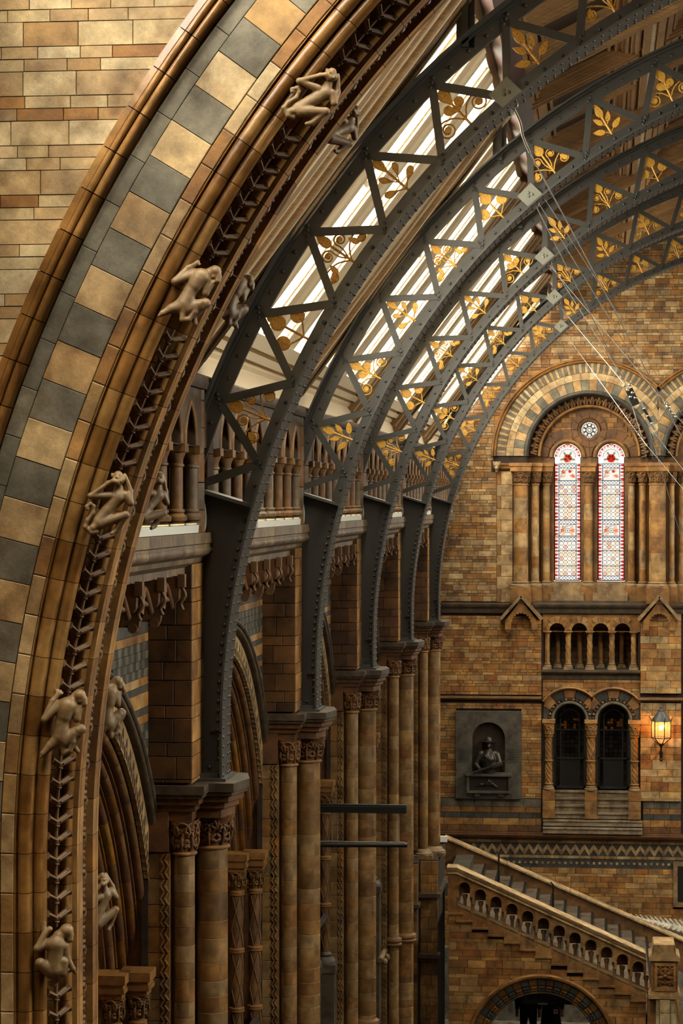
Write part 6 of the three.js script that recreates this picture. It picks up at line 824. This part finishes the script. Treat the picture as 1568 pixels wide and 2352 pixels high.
// lantern
{
  const t = thing('wall_lantern', 'lit black iron lantern on the wall beside the doorway', 'lantern'), c = V(ex(1517), ey(1668), fz(0.42)), r = 0.225, P = (q, i, y) => V(c.x + q * Math.cos(i * PI / 3 + 0.2), y, c.z + q * Math.sin(i * PI / 3 + 0.2)), yt = ey(1650), yb = ey(1688), yl = ey(1703), fr = [];
  for (let i = 0; i < 6; i++) { fr.push(cyl(P(r, i, yb), P(r, i, yt), 0.012, 0.012, 6), cyl(P(r, i, yt), P(r, i + 1, yt), 0.014, 0.014, 6), cyl(P(r, i, yb), P(r, i + 1, yb), 0.012, 0.012, 6), cyl(P(r, i, yb), P(0.06, i, yl), 0.012, 0.012, 6), cyl(P(r, i, yt), P(r + 0.05, i, yt + 0.1), 0.012, 0.006, 5), ball(P(r * 1.0, i + 0.0, (yt + yb) / 2), 0.014)); }
  fr.push(lathe([[0.06, -0.03], [0.06, 0.02], [0.02, -0.08]], c.x, yl, c.z, 12)); mk('frame', fr, BLACK, t);
  mk('roof', [lathe([[r + 0.03, 0], [r, 0.03], [0.09, 0.2], [0.08, 0.22], [0.08, 0.26], [0.04, 0.29], [0.045, 0.32], [0.0, 0.36]], c.x, yt, c.z, 12)], plain('#4a4742', 0.5), t);
  for (let i = 0; i < 6; i++) { const q = (a, y) => [a, y]; mk('pane', geoOf([P(r - 0.01, i, yb), P(r - 0.01, i + 1, yb), P(r - 0.01, i + 1, yt), P(r - 0.01, i, yb), P(r - 0.01, i + 1, yt), P(r - 0.01, i, yt)].flatMap((v) => [v.x, v.y, v.z])), new THREE.MeshPhysicalMaterial({ color: '#fff4e4', roughness: 0.18, transmission: 0.92, thickness: 0 }), t); mk('lower_pane', geoOf([P(r - 0.01, i, yb), P(r - 0.01, i + 1, yb), P(0.05, i + 1, yl), P(r - 0.01, i, yb), P(0.05, i + 1, yl), P(0.05, i, yl)].flatMap((v) => [v.x, v.y, v.z])), new THREE.MeshPhysicalMaterial({ color: '#fff4e4', roughness: 0.18, transmission: 0.92, thickness: 0 }), t); }
  mk('lamp_bulb', ball(V(c.x, c.y + 0.03, c.z), 0.05, 1.2, 12, 9), new THREE.MeshStandardMaterial({ color: '#ffe6c0', emissive: '#ffc880', emissiveIntensity: 5 }), t);
  mk('bracket', [cyl(V(c.x, yl - 0.02, c.z), V(c.x, ey(1722), c.z), 0.022, 0.022, 8), cyl(V(c.x, ey(1720), c.z), V(c.x, ey(1735), c.z), 0.045, 0.03, 10), cyl(V(c.x, ey(1728), c.z), V(c.x, ey(1722), fz(0.0)), 0.028, 0.028, 8), ball(V(c.x, ey(1738), c.z), 0.04)], BLACK, t);
  const l = new THREE.PointLight('#ffb25a', 0.7, 0, 2); l.position.set(c.x, c.y + 0.03, c.z); l.castShadow = true; scene.add(l);
}
// ---------------------------------------------------------------- stair along the end wall
const SD = 45.5, sx = (px) => at(px, 2100, SD).x, sy = (py) => at(1250, py, SD).y, SK = 0.008307, railY = (px) => px < 1049 ? 1993 : 1993 + (px - 1049) * 0.4365;
{
  const b = thing('stair_balustrade', 'sloping stone balustrade with small round arches', 'balustrade');
  const rail = [[-0.02, -0.17], [0.0, -0.17], [0.03, -0.14], [0.0, -0.11], [0.04, -0.07], [0.05, -0.02], [0.03, 0.0], [-0.28, 0.0], [-0.3, -0.02], [-0.28, -0.17]];
  const pts = [1026, 1049, 1194, 1338, 1483]; for (let i = 0; i < 4; i++) mk('handrail', straight(rail, (u, [z, y]) => { const px = u ? pts[i + 1] - 0.3 : pts[i]; return V(sx(px), sy(railY(px)) + y, -SD + z); }), TAN[i % 2 ? 0 : 4], b);
  for (let i = 0; i < 12; i++) {
    const cx = 1066 + 36.3 * i, x0 = cx - 18.15, x1 = cx + 18.15, yr = railY(cx), P = (px, py) => [sx(px), sy(py)], r = 12.6, spr = yr + 42, B = yr + 64;
    const s = shapeOf([P(x0, railY(x0) + 15), P(x1, railY(x1) + 15), P(x1, B), P(cx + r, B), P(cx + r, spr)]); s.absarc(sx(cx), sy(spr), r * SK, 0, PI, false); s.lineTo(...P(cx - r, B)); s.lineTo(...P(x0, B));
    const g = ext(s, 0.24, 0, 8); g.translate(0, 0, -SD - 0.26); mk('arch_bay', g, pick([TAND[1], TAND[2], TAN[3]]), b);
    mk('arch_bead', tube(Array.from({ length: 9 }, (_, q) => V(sx(cx) + (r + 1.2) * SK * Math.cos(q * PI / 8), sy(spr) + (r + 1.2) * SK * Math.sin(q * PI / 8), -SD)), 0.014, 12, 5), TAND[1], b);
    const yb = railY(x1) + 96; for (const [px, z, y0, y1] of [[x1, -0.1, B, yb - 2], [cx, -0.24, yr + 62, yr + 94]]) mk('baluster', [lathe([[0.05, 0], [0.05, 0.03], [0.032, 0.05], [0.032, 0.2], [0.05, 0.24], [0.055, 0.3]].map(([q, h]) => [q, h / 0.3 * (sy(y0) - sy(y1))]), sx(px), sy(y1), -SD + z, 10)], TAND[3], b);
    mk('rear_panel', bx(sx(cx - 17), sx(cx + 17), sy(yr + 60), sy(yr + 24), -SD - 0.34, -SD - 0.28), UMB[3], b);
    const sill = shapeOf([P(cx - 15, yr + 80), P(cx + 15, yr + 93), P(cx + 15, yr + 99), P(cx - 15, yr + 86)]), sg = ext(sill, 0.3); sg.translate(0, 0, -SD - 0.28); mk('sloping_sill', sg, LEDGE, b);
    const bot = 2117 + 15.85 * i, st = shapeOf([P(x0, railY(x0) + 91), P(x1, railY(x1) + 91), P(x1, bot), P(x0, bot)]), q = ext(st, 0.3); q.translate(0, 0, -SD - 0.28); mk('step_block', [q, bx(sx(x0 - 1), sx(x1 + 1), sy(bot + 4), sy(bot), -SD - 0.28, -SD + 0.06)], pick(TAND), b);
  }
  mk('end_block', [bx(sx(1028), sx(1048), sy(2100), sy(2005), -SD - 0.28, -SD), bx(sx(1028), sx(1064), sy(2104), sy(2100), -SD - 0.28, -SD + 0.05)], TAND[1], b);
  // treads
  for (let i = 0; i < 14; i++) { const xa = sx(1031) + i * 0.3009, y = sy(1993) - 1.24 - i * 0.1313; tag(mk('stair_tread', pblk([V(xa, y, -SD - 0.28), V(xa + 0.3009, y, -SD - 0.28), V(xa + 0.3009, y, -54.0), V(xa, y, -54.0)], YP, 0.2, 0.006), stone('#75695a', 0.55)), 'grey stone stair tread number ' + ['one', 'two', 'three', 'four', 'five', 'six', 'seven', 'eight', 'nine', 'ten', 'eleven', 'twelve', 'thirteen', 'fourteen'][i] + ' from the top of the side stair', 'stair tread', 'treads of the side stair'); tag(mk('tread_nosing', bx(xa + 0.255, xa + 0.305, y - 0.06, y + 0.006, -SD - 0.28, -54.0), BLACK), 'black nosing strip on the edge of stair tread ' + ['one', 'two', 'three', 'four', 'five', 'six', 'seven', 'eight', 'nine', 'ten', 'eleven', 'twelve', 'thirteen', 'fourteen'][i], 'nosing', 'black stair nosings'); }
  tag(mk('stair_landing', bx(-3.28, sx(1031) + 0.02, sy(1993) - 1.3, sy(1993) - 1.03, -49.9, -54.0), SLAB), 'grey landing at the top of the side stair', 'landing');
  // parapet on the wall side
  const q = thing('stair_parapet', 'sloping wall side parapet of the stair with bright coping', 'parapet'), A = at(1022, 1921, 54.0), B = at(1600, 2171, 54.0);
  for (let i = 0; i < 4; i++) { const u0 = i / 4, u1 = (i + 1) / 4 - 0.002; mk('coping', straight([[0.0, -0.06], [0.06, -0.05], [0.06, -0.01], [0.03, 0.02], [-0.2, 0.02], [-0.22, -0.06]], (u, [z, y]) => { const p = A.clone().lerp(B, u ? u1 : u0); return V(p.x, p.y + y, p.z + z); }), TAN[i % 2 ? 0 : 4], q); }
  mk('parapet_wall', straight([[0, -0.06], [0, -0.75], [-0.2, -0.75], [-0.2, -0.06]], (u, [z, y]) => { const p = u ? B : A; return V(p.x, p.y + y, p.z + z); }), UMB[2], q);
  for (const [px, py, l] of [[1145, 1975, 'upper'], [1270, 2045, 'lower']]) { const p = at(px, py, 53.0); tag(mk('handrail_post', [cyl(V(p.x, p.y - 0.62, p.z), V(p.x, p.y + 0.12, p.z), 0.025, 0.02, 8), cyl(V(p.x, p.y + 0.12, p.z), V(p.x - 0.05, p.y + 0.16, p.z - 0.1), 0.02, 0.02, 6), cyl(V(p.x, p.y - 0.62, p.z), V(p.x, p.y - 0.6, p.z), 0.06, 0.06, 10)], BLACK), l + ' thin black post standing on the side stair', 'post', 'stair posts'); }
}
// wall below the stair with its archway
const stairWall = thing('stair_wall', 'tan brick wall below the side stair with an archway', 'wall', null, 'structure');
const SCX = sx(1243), SCY = sy(2410), OPEN = 126 * SK;
{
  const sh = new THREE.Shape(); sh.moveTo(sx(1030), 0); for (let i = -1; i < 12; i++) { const x0 = i < 0 ? 1030 : 1066 + 36.3 * i - 18, y = 2104 + 15.85 * (i + 1); sh.lineTo(sx(x0), sy(y)); sh.lineTo(sx(1066 + 36.3 * i + 18), sy(y)); } sh.lineTo(sx(1490), 0);
  sh.holes.push(archHole(SCX, OPEN, 0.01, SCY)); const g = ext(sh, 0.6, 0, 24); g.translate(0, 0, -SD - 0.66); mk('core', g, MORTAR, stairWall);
  const bl = []; lay(sx(1030), sx(1490), rowsOf(0.3, sy(2104), [0.12, 0.07, 0.15]), () => [0.24, 0.46], (y0, y1) => { const o = []; let xr = sx(1066 - 18); for (let i = -1; i < 12; i++) if (sy(2104 + 15.85 * (i + 1)) > y1 - 0.03) xr = sx(1066 + 36.3 * i + 18); o.push([xr, 9]); const q = (167 * SK) ** 2 - Math.max(0, (y0 + y1) / 2 - SCY) ** 2; if (q > 0) o.push([SCX - Math.sqrt(q), SCX + Math.sqrt(q)]); return o; }, (x0, x1, y0, y1) => bl.push({ geo: pblk([V(x0 + 0.003, y0 + 0.003, -SD), V(x1 - 0.003, y0 + 0.003, -SD), V(x1 - 0.003, y1 - 0.003, -SD), V(x0 + 0.003, y1 - 0.003, -SD)], ZP, 0.07, 0.004), mat: pick([...TAND, ...BRK, TAN[3]]), size: (x1 - x0) * (y1 - y0) * (y1 > 3.6 ? 1 : 0) })); parts300(bl, 'brick', stairWall);
  const t = thing('stair_arch', 'round archway of grey and ochre blocks under the stair', 'arch'), P = (r, a, z = 0) => V(SCX - r * SK * Math.cos(a), SCY + r * SK * Math.sin(a), -SD + z);
  const N = 25; for (let i = 0; i < N; i++) { const a = PI * i / N + 0.004, c = PI * (i + 1) / N - 0.004, m = (a + c) / 2, M = i % 2 ? pick(OCHRE) : pick(SLATE); mk('voussoir', pblk([P(147, a), P(147, m), P(147, c), P(162, c), P(162, m), P(162, a)], ZP, 0.1, 0.006), M, t); mk('carved_block', [pblk([P(131, a, -0.04), P(131, m, -0.04), P(131, c, -0.04), P(146, c, -0.02), P(146, m, -0.02), P(146, a, -0.02)], ZP, 0.1, 0.006), ...[0.25, 0.5, 0.75].flatMap((u) => [ball(P(141, a + (c - a) * u, -0.02), 0.028, 1, 6, 5), ball(P(135, a + (c - a) * (u - 0.1), -0.03), 0.022, 1, 6, 5)])], M, t); mk('inner_roll', sweep([[126, -0.3], [126, -0.05], [128, -0.02], [131, -0.02], [131, -0.3]], 2, (u, [r, z]) => P(r, a + (c - a) * u, z)), M, t); }
  mk('hood', [sweep([[162, -0.03], [162, 0.03], [165, 0.08], [170, 0.09], [173, 0.05], [173, -0.03]], 40, (u, [r, z]) => P(r, u * PI, z))], TAND[1], t);
}
// newel pier at the foot of the balustrade
{
  const t = thing('newel_pier', 'stone newel pier with carved panel at the stair foot', 'pier'), F = -SD + 0.35, x = (px) => sx(px), box = (a, b, c, d, e = 0) => bx(x(a), x(b), sy(c), sy(d), F - 0.75, F + e);
  mk('cap', [straight([[1489, 2193], [1560, 2193], [1560, 2185], [1551, 2180], [1549, 2160], [1547, 2156], [1500, 2156], [1498, 2160], [1496, 2180], [1489, 2185]].map(([a, b]) => [x(a), sy(b)]), (u, [a, b]) => V(a, b, u ? F + 0.04 : F - 0.79))], TAN[1], t);
  mk('die', [box(1494, 1555, 2264, 2195, -0.03)], TAND[1], t); mk('panel_frame', [box(1502, 1550, 2205, 2198, 0.02), box(1502, 1550, 2262, 2252, 0.02), box(1502, 1508, 2253, 2204, 0.02), box(1545, 1550, 2253, 2204, 0.02)], TAND[2], t);
  const c = V(x(1526), sy(2228), F - 0.0); mk('carved_panel', [...leafRelief(c, ZP, YP, 0.2), ...leafRelief(c.clone().add(V(-0.1, 0.1, 0)), ZP, V(-1, 1, 0).normalize(), 0.12), ...leafRelief(c.clone().add(V(0.1, 0.1, 0)), ZP, V(1, 1, 0).normalize(), 0.12), ...leafRelief(c.clone().add(V(-0.1, -0.1, 0)), ZP, V(-1, -1, 0).normalize(), 0.12), ...leafRelief(c.clone().add(V(0.1, -0.1, 0)), ZP, V(1, -1, 0).normalize(), 0.12)], OCHRE[1], t);
  mk('base_moulding', [box(1488, 1561, 2279, 2270, 0.05), box(1491, 1558, 2270, 2264, 0.02)], TAN[1], t); mk('plinth', bx(x(1486), x(1508), 0, sy(2279), F - 0.75, F - 0.1), TAND[3], t);
  for (let i = 0, y = sy(2281); y > 0.3; i++) { const h = rr(0.22, 0.34); for (const [a, b2, e] of [[1505, 1513, 0], [1513.5, 1537, 0.06], [1537.5, 1551, 0]]) mk('pilaster_block', pblk([V(x(a), y - h + 0.003, F + e), V(x(b2), y - h + 0.003, F + e), V(x(b2), y - 0.003, F + e), V(x(a), y - 0.003, F + e)], ZP, 0.5, 0.006), pick(PALE), t); y -= h; }
  tag(mk('brass_handrail', tube([at(1553, 2298, 44.8), at(1559, 2312, 44.8), at(1562, 2335, 44.8), at(1562, 2380, 44.8), V(at(1562, 2380, 44.8).x, 0, -44.8)], 0.03, 12, 8), plain('#d09a4a', 0.3, 0.7)), 'polished brass handrail end beside the newel pier', 'handrail');
}
// passage behind the archway: landing, sign, two people
tag(mk('passage_landing', [bx(-4.1, 3.4, 2.4, 2.8, -SD - 0.66, -56.3)], stone('#b5aea2', 0.5)), 'grey floor of the passage behind the archway', 'landing');
tag(mk('passage_lining', [bx(-4.1, 3.4, 2.8, 4.5, -55.98, -56.1)], stone('#a8a298', 0.7)), 'grey wall at the back of the passage', 'wall', null, 'structure');
{
  const t = thing('hanging_sign', 'black hanging direction sign under the archway', 'sign'), a = at(1196, 2305, 46.0), b = at(1319, 2282, 46.0); mk('board', bx(a.x, b.x, a.y, b.y, -46.06, -46.0), BLACK, t);
  const c = (px, py) => at(px, py, 45.99), gy = plain('#6a655c', 0.6), L = (p, q, r = 0.007) => cyl(p, q, r, r, 5); mk('arrow', [L(c(1208, 2299), c(1208, 2288)), L(c(1208, 2288), c(1204, 2292)), L(c(1208, 2288), c(1212, 2292))], gy, t);
  mk('icon_square', [bx(c(1272, 0).x, c(1282, 0).x, c(0, 2299).y, c(0, 2289).y, -46.0, -45.99)], plain('#7a4a42', 0.6), t); mk('icon_mark', bx(c(1275, 0).x, c(1279, 0).x, c(0, 2296).y, c(0, 2292).y, -45.992, -45.985), plain('#2a1412', 0.6), t);
  mk('bracket', [cyl(c(1240, 2283), c(1240, 2268), 0.02, 0.02, 6), bx(c(1236, 0).x, c(1258, 0).x, c(0, 2279).y, c(0, 2275).y, -46.04, -45.98)], plain('#77736c', 0.5), t);
}
function person(label, x, D, coat, skirt) {
  const t = thing('person', label, 'person'), o = V(x, 2.8, -D), B = (l) => l.map((b) => [b[0] + o.x, b[1] + o.y, b[2] + o.z, b[3], b[4] + o.x, b[5] + o.y, b[6] + o.z, b[7]]), skin = plain('#a87a5c', 0.6), cloth = plain(coat, 0.85), hair = plain('#2a1c12', 0.7);
  mk('body', mergeGeometries([uvMetres(blob(B([[0, 1.52, 0, 0.075, 0, 1.64, 0.02, 0.095], [0, 1.55, 0.07, 0.05, 0, 1.6, 0.09, 0.05], [0, 1.59, 0.115, 0.018, 0, 1.56, 0.125, 0.016], [0, 1.4, 0, 0.06, 0, 1.5, 0, 0.055], [-0.09, 1.6, 0, 0.02, -0.095, 1.57, 0, 0.02], [0.09, 1.6, 0, 0.02, 0.095, 1.57, 0, 0.02]]), 0.011, 0.03)), ...[-1, 1].map((s) => uvMetres(blob(B([[s * 0.25, 0.86, 0.06, 0.036, s * 0.25, 0.78, 0.08, 0.034], ...[-1.5, -0.5, 0.5, 1.5].map((q, i) => [s * 0.25 + q * 0.016, 0.77, 0.085, 0.011, s * 0.25 + q * 0.017, 0.71 - (i === 1 ? 0.01 : 0), 0.1, 0.008]), [s * 0.23, 0.83, 0.09, 0.013, s * 0.215, 0.78, 0.12, 0.01]]), 0.007, 0.012)))]), skin, t, { keep: true });
  mk('jacket', blob(B([[0, 1.38, 0, 0.11, 0, 1.2, 0, 0.17], [-0.15, 1.36, 0, 0.08, 0.15, 1.36, 0, 0.08], [0, 1.2, 0, 0.17, 0, 0.95, 0, 0.16], [0, 0.95, 0, 0.17, 0, 0.88, 0, 0.17], [-0.19, 1.34, 0, 0.075, -0.25, 1.08, -0.02, 0.06], [0.19, 1.34, 0, 0.075, 0.25, 1.08, -0.02, 0.06], [-0.25, 1.08, -0.02, 0.058, -0.25, 0.88, 0.05, 0.045], [0.25, 1.08, -0.02, 0.058, 0.25, 0.88, 0.05, 0.045]]), 0.016, 0.05), cloth, t);
  mk(skirt ? 'long_coat' : 'trousers', blob(B(skirt ? [[0, 0.95, 0, 0.19, 0, 0.4, 0, 0.24], [-0.08, 0.4, 0, 0.18, 0.08, 0.4, 0, 0.18], [-0.09, 0.4, 0, 0.07, -0.09, 0.08, 0, 0.05], [0.09, 0.4, 0, 0.07, 0.09, 0.08, 0, 0.05]] : [[-0.09, 0.88, 0, 0.11, -0.11, 0.48, 0.01, 0.075], [0.09, 0.88, 0, 0.11, 0.11, 0.48, 0.01, 0.075], [-0.11, 0.48, 0.01, 0.075, -0.12, 0.1, -0.02, 0.055], [0.11, 0.48, 0.01, 0.075, 0.12, 0.1, -0.02, 0.055]]), 0.016, 0.03), cloth, t);
  mk('shoes', blob(B([-1, 1].map((s) => [s * 0.11, 0.045, -0.04, 0.045, s * 0.13, 0.04, 0.13, 0.038])), 0.012, 0.01), BLACK, t);
  mk('hair', blob(B([[0, 1.68, -0.02, 0.1, 0, 1.66, -0.03, 0.1], [0, 1.62, -0.06, 0.08, 0, 1.55, -0.06, 0.06]]), 0.012, 0.03), hair, t);
}
person('person in dark jacket and trousers standing behind the hanging sign', at(1213, 2330, 53.3).x, 53.3, '#15130f', false);
person('person in a long black coat standing behind the hanging sign', at(1265, 2330, 53.4).x, 53.4, '#0b0a09', true);
// skeleton tail showing above the stair parapet
{
  const t = thing('whale_skeleton', 'white whale tail vertebrae showing above the stair parapet', 'skeleton'), BONE = stone('#efe9dd', 0.55, 0.001);
  for (let i = 0; i < 13; i++) { const px = 1440 + i * 12, c = at(px, 2104 + i * 3.0, 55.7), s = 0.4 + i * 0.07; mk('vertebra', blob([[-0.04, 0, 0, 0.06, 0.05, -0.01, 0, 0.062], [0, 0.05, 0, 0.03, -0.07, 0.13, 0, 0.022], [0, -0.04, 0.02, 0.03, 0.04, -0.12, 0.03, 0.024], [0, 0, 0.04, 0.03, -0.02, -0.02, 0.12, 0.02]].map((b) => [b[0] * s * 1.4 + c.x, b[1] * s * 1.4 + c.y, b[2] * s + c.z, b[3] * s * 1.4, b[4] * s * 1.4 + c.x, b[5] * s * 1.4 + c.y, b[6] * s + c.z, b[7] * s * 1.4]), 0.014, 0.02), BONE, t); }
}
// small things low in the nave
{ const t = thing('fossil_limb', 'pale fossil limb bones mounted beside the slim columns', 'fossil'), BONE = stone('#c9a878', 0.55), p = (x, y) => at(x, y, 36.5), cap = (a, b, r0, r1) => { const A = p(...a), B = p(...b); return blob([[A.x, A.y, A.z, r0, B.x, B.y, B.z, r1]], 0.012, 0.01); }; mk('bone', cap([772, 2312], [774, 2322], 0.045, 0.04), BONE, t); mk('bone', cap([784, 2315], [788, 2316], 0.03, 0.025), BONE, t); mk('bone', cap([794, 2320], [808, 2334], 0.03, 0.024), BONE, t); mk('mount', cyl(p(776, 2325), p(778, 2420), 0.03, 0.03, 8), BLACK, t); }
{ const a = at(896, 2160, 42), b = at(872, 2206, 41), t = thing('stone_handrail', 'short sloping stone rail between the distant columns', 'handrail'); mk('rail', cyl(a, b, 0.05, 0.05, 8), LEDGE, t); for (let i = 0; i < 4; i++) mk('leaf_crocket', ball(a.clone().lerp(b, 0.2 + i * 0.22).add(V(0.06, -0.07, 0)), 0.05, 1.3, 8, 6), LEDGE, t); }
tag(mk('junction_box', (() => { const p = at(1022, 1927, 49.0); return bx(p.x - 0.1, p.x + 0.04, p.y - 0.06, p.y + 0.06, p.z - 0.04, p.z + 0.04); })(), WHITE), 'small white box fixed at the foot of the farthest column', 'junction box');

// ---------------------------------------------------------------- bases: each thing's group stands at the foot of its own parts
scene.updateMatrixWorld(true);
for (const g of scene.children) if (g.isGroup && g.children.length) {
  const b = new THREE.Box3().setFromObject(g); if (b.isEmpty()) continue;
  const base = V((b.min.x + b.max.x) / 2, b.min.y, (b.min.z + b.max.z) / 2).sub(g.position);
  g.position.add(base); for (const c of g.children) c.position.sub(base);
}
renderer.render(scene, camera);
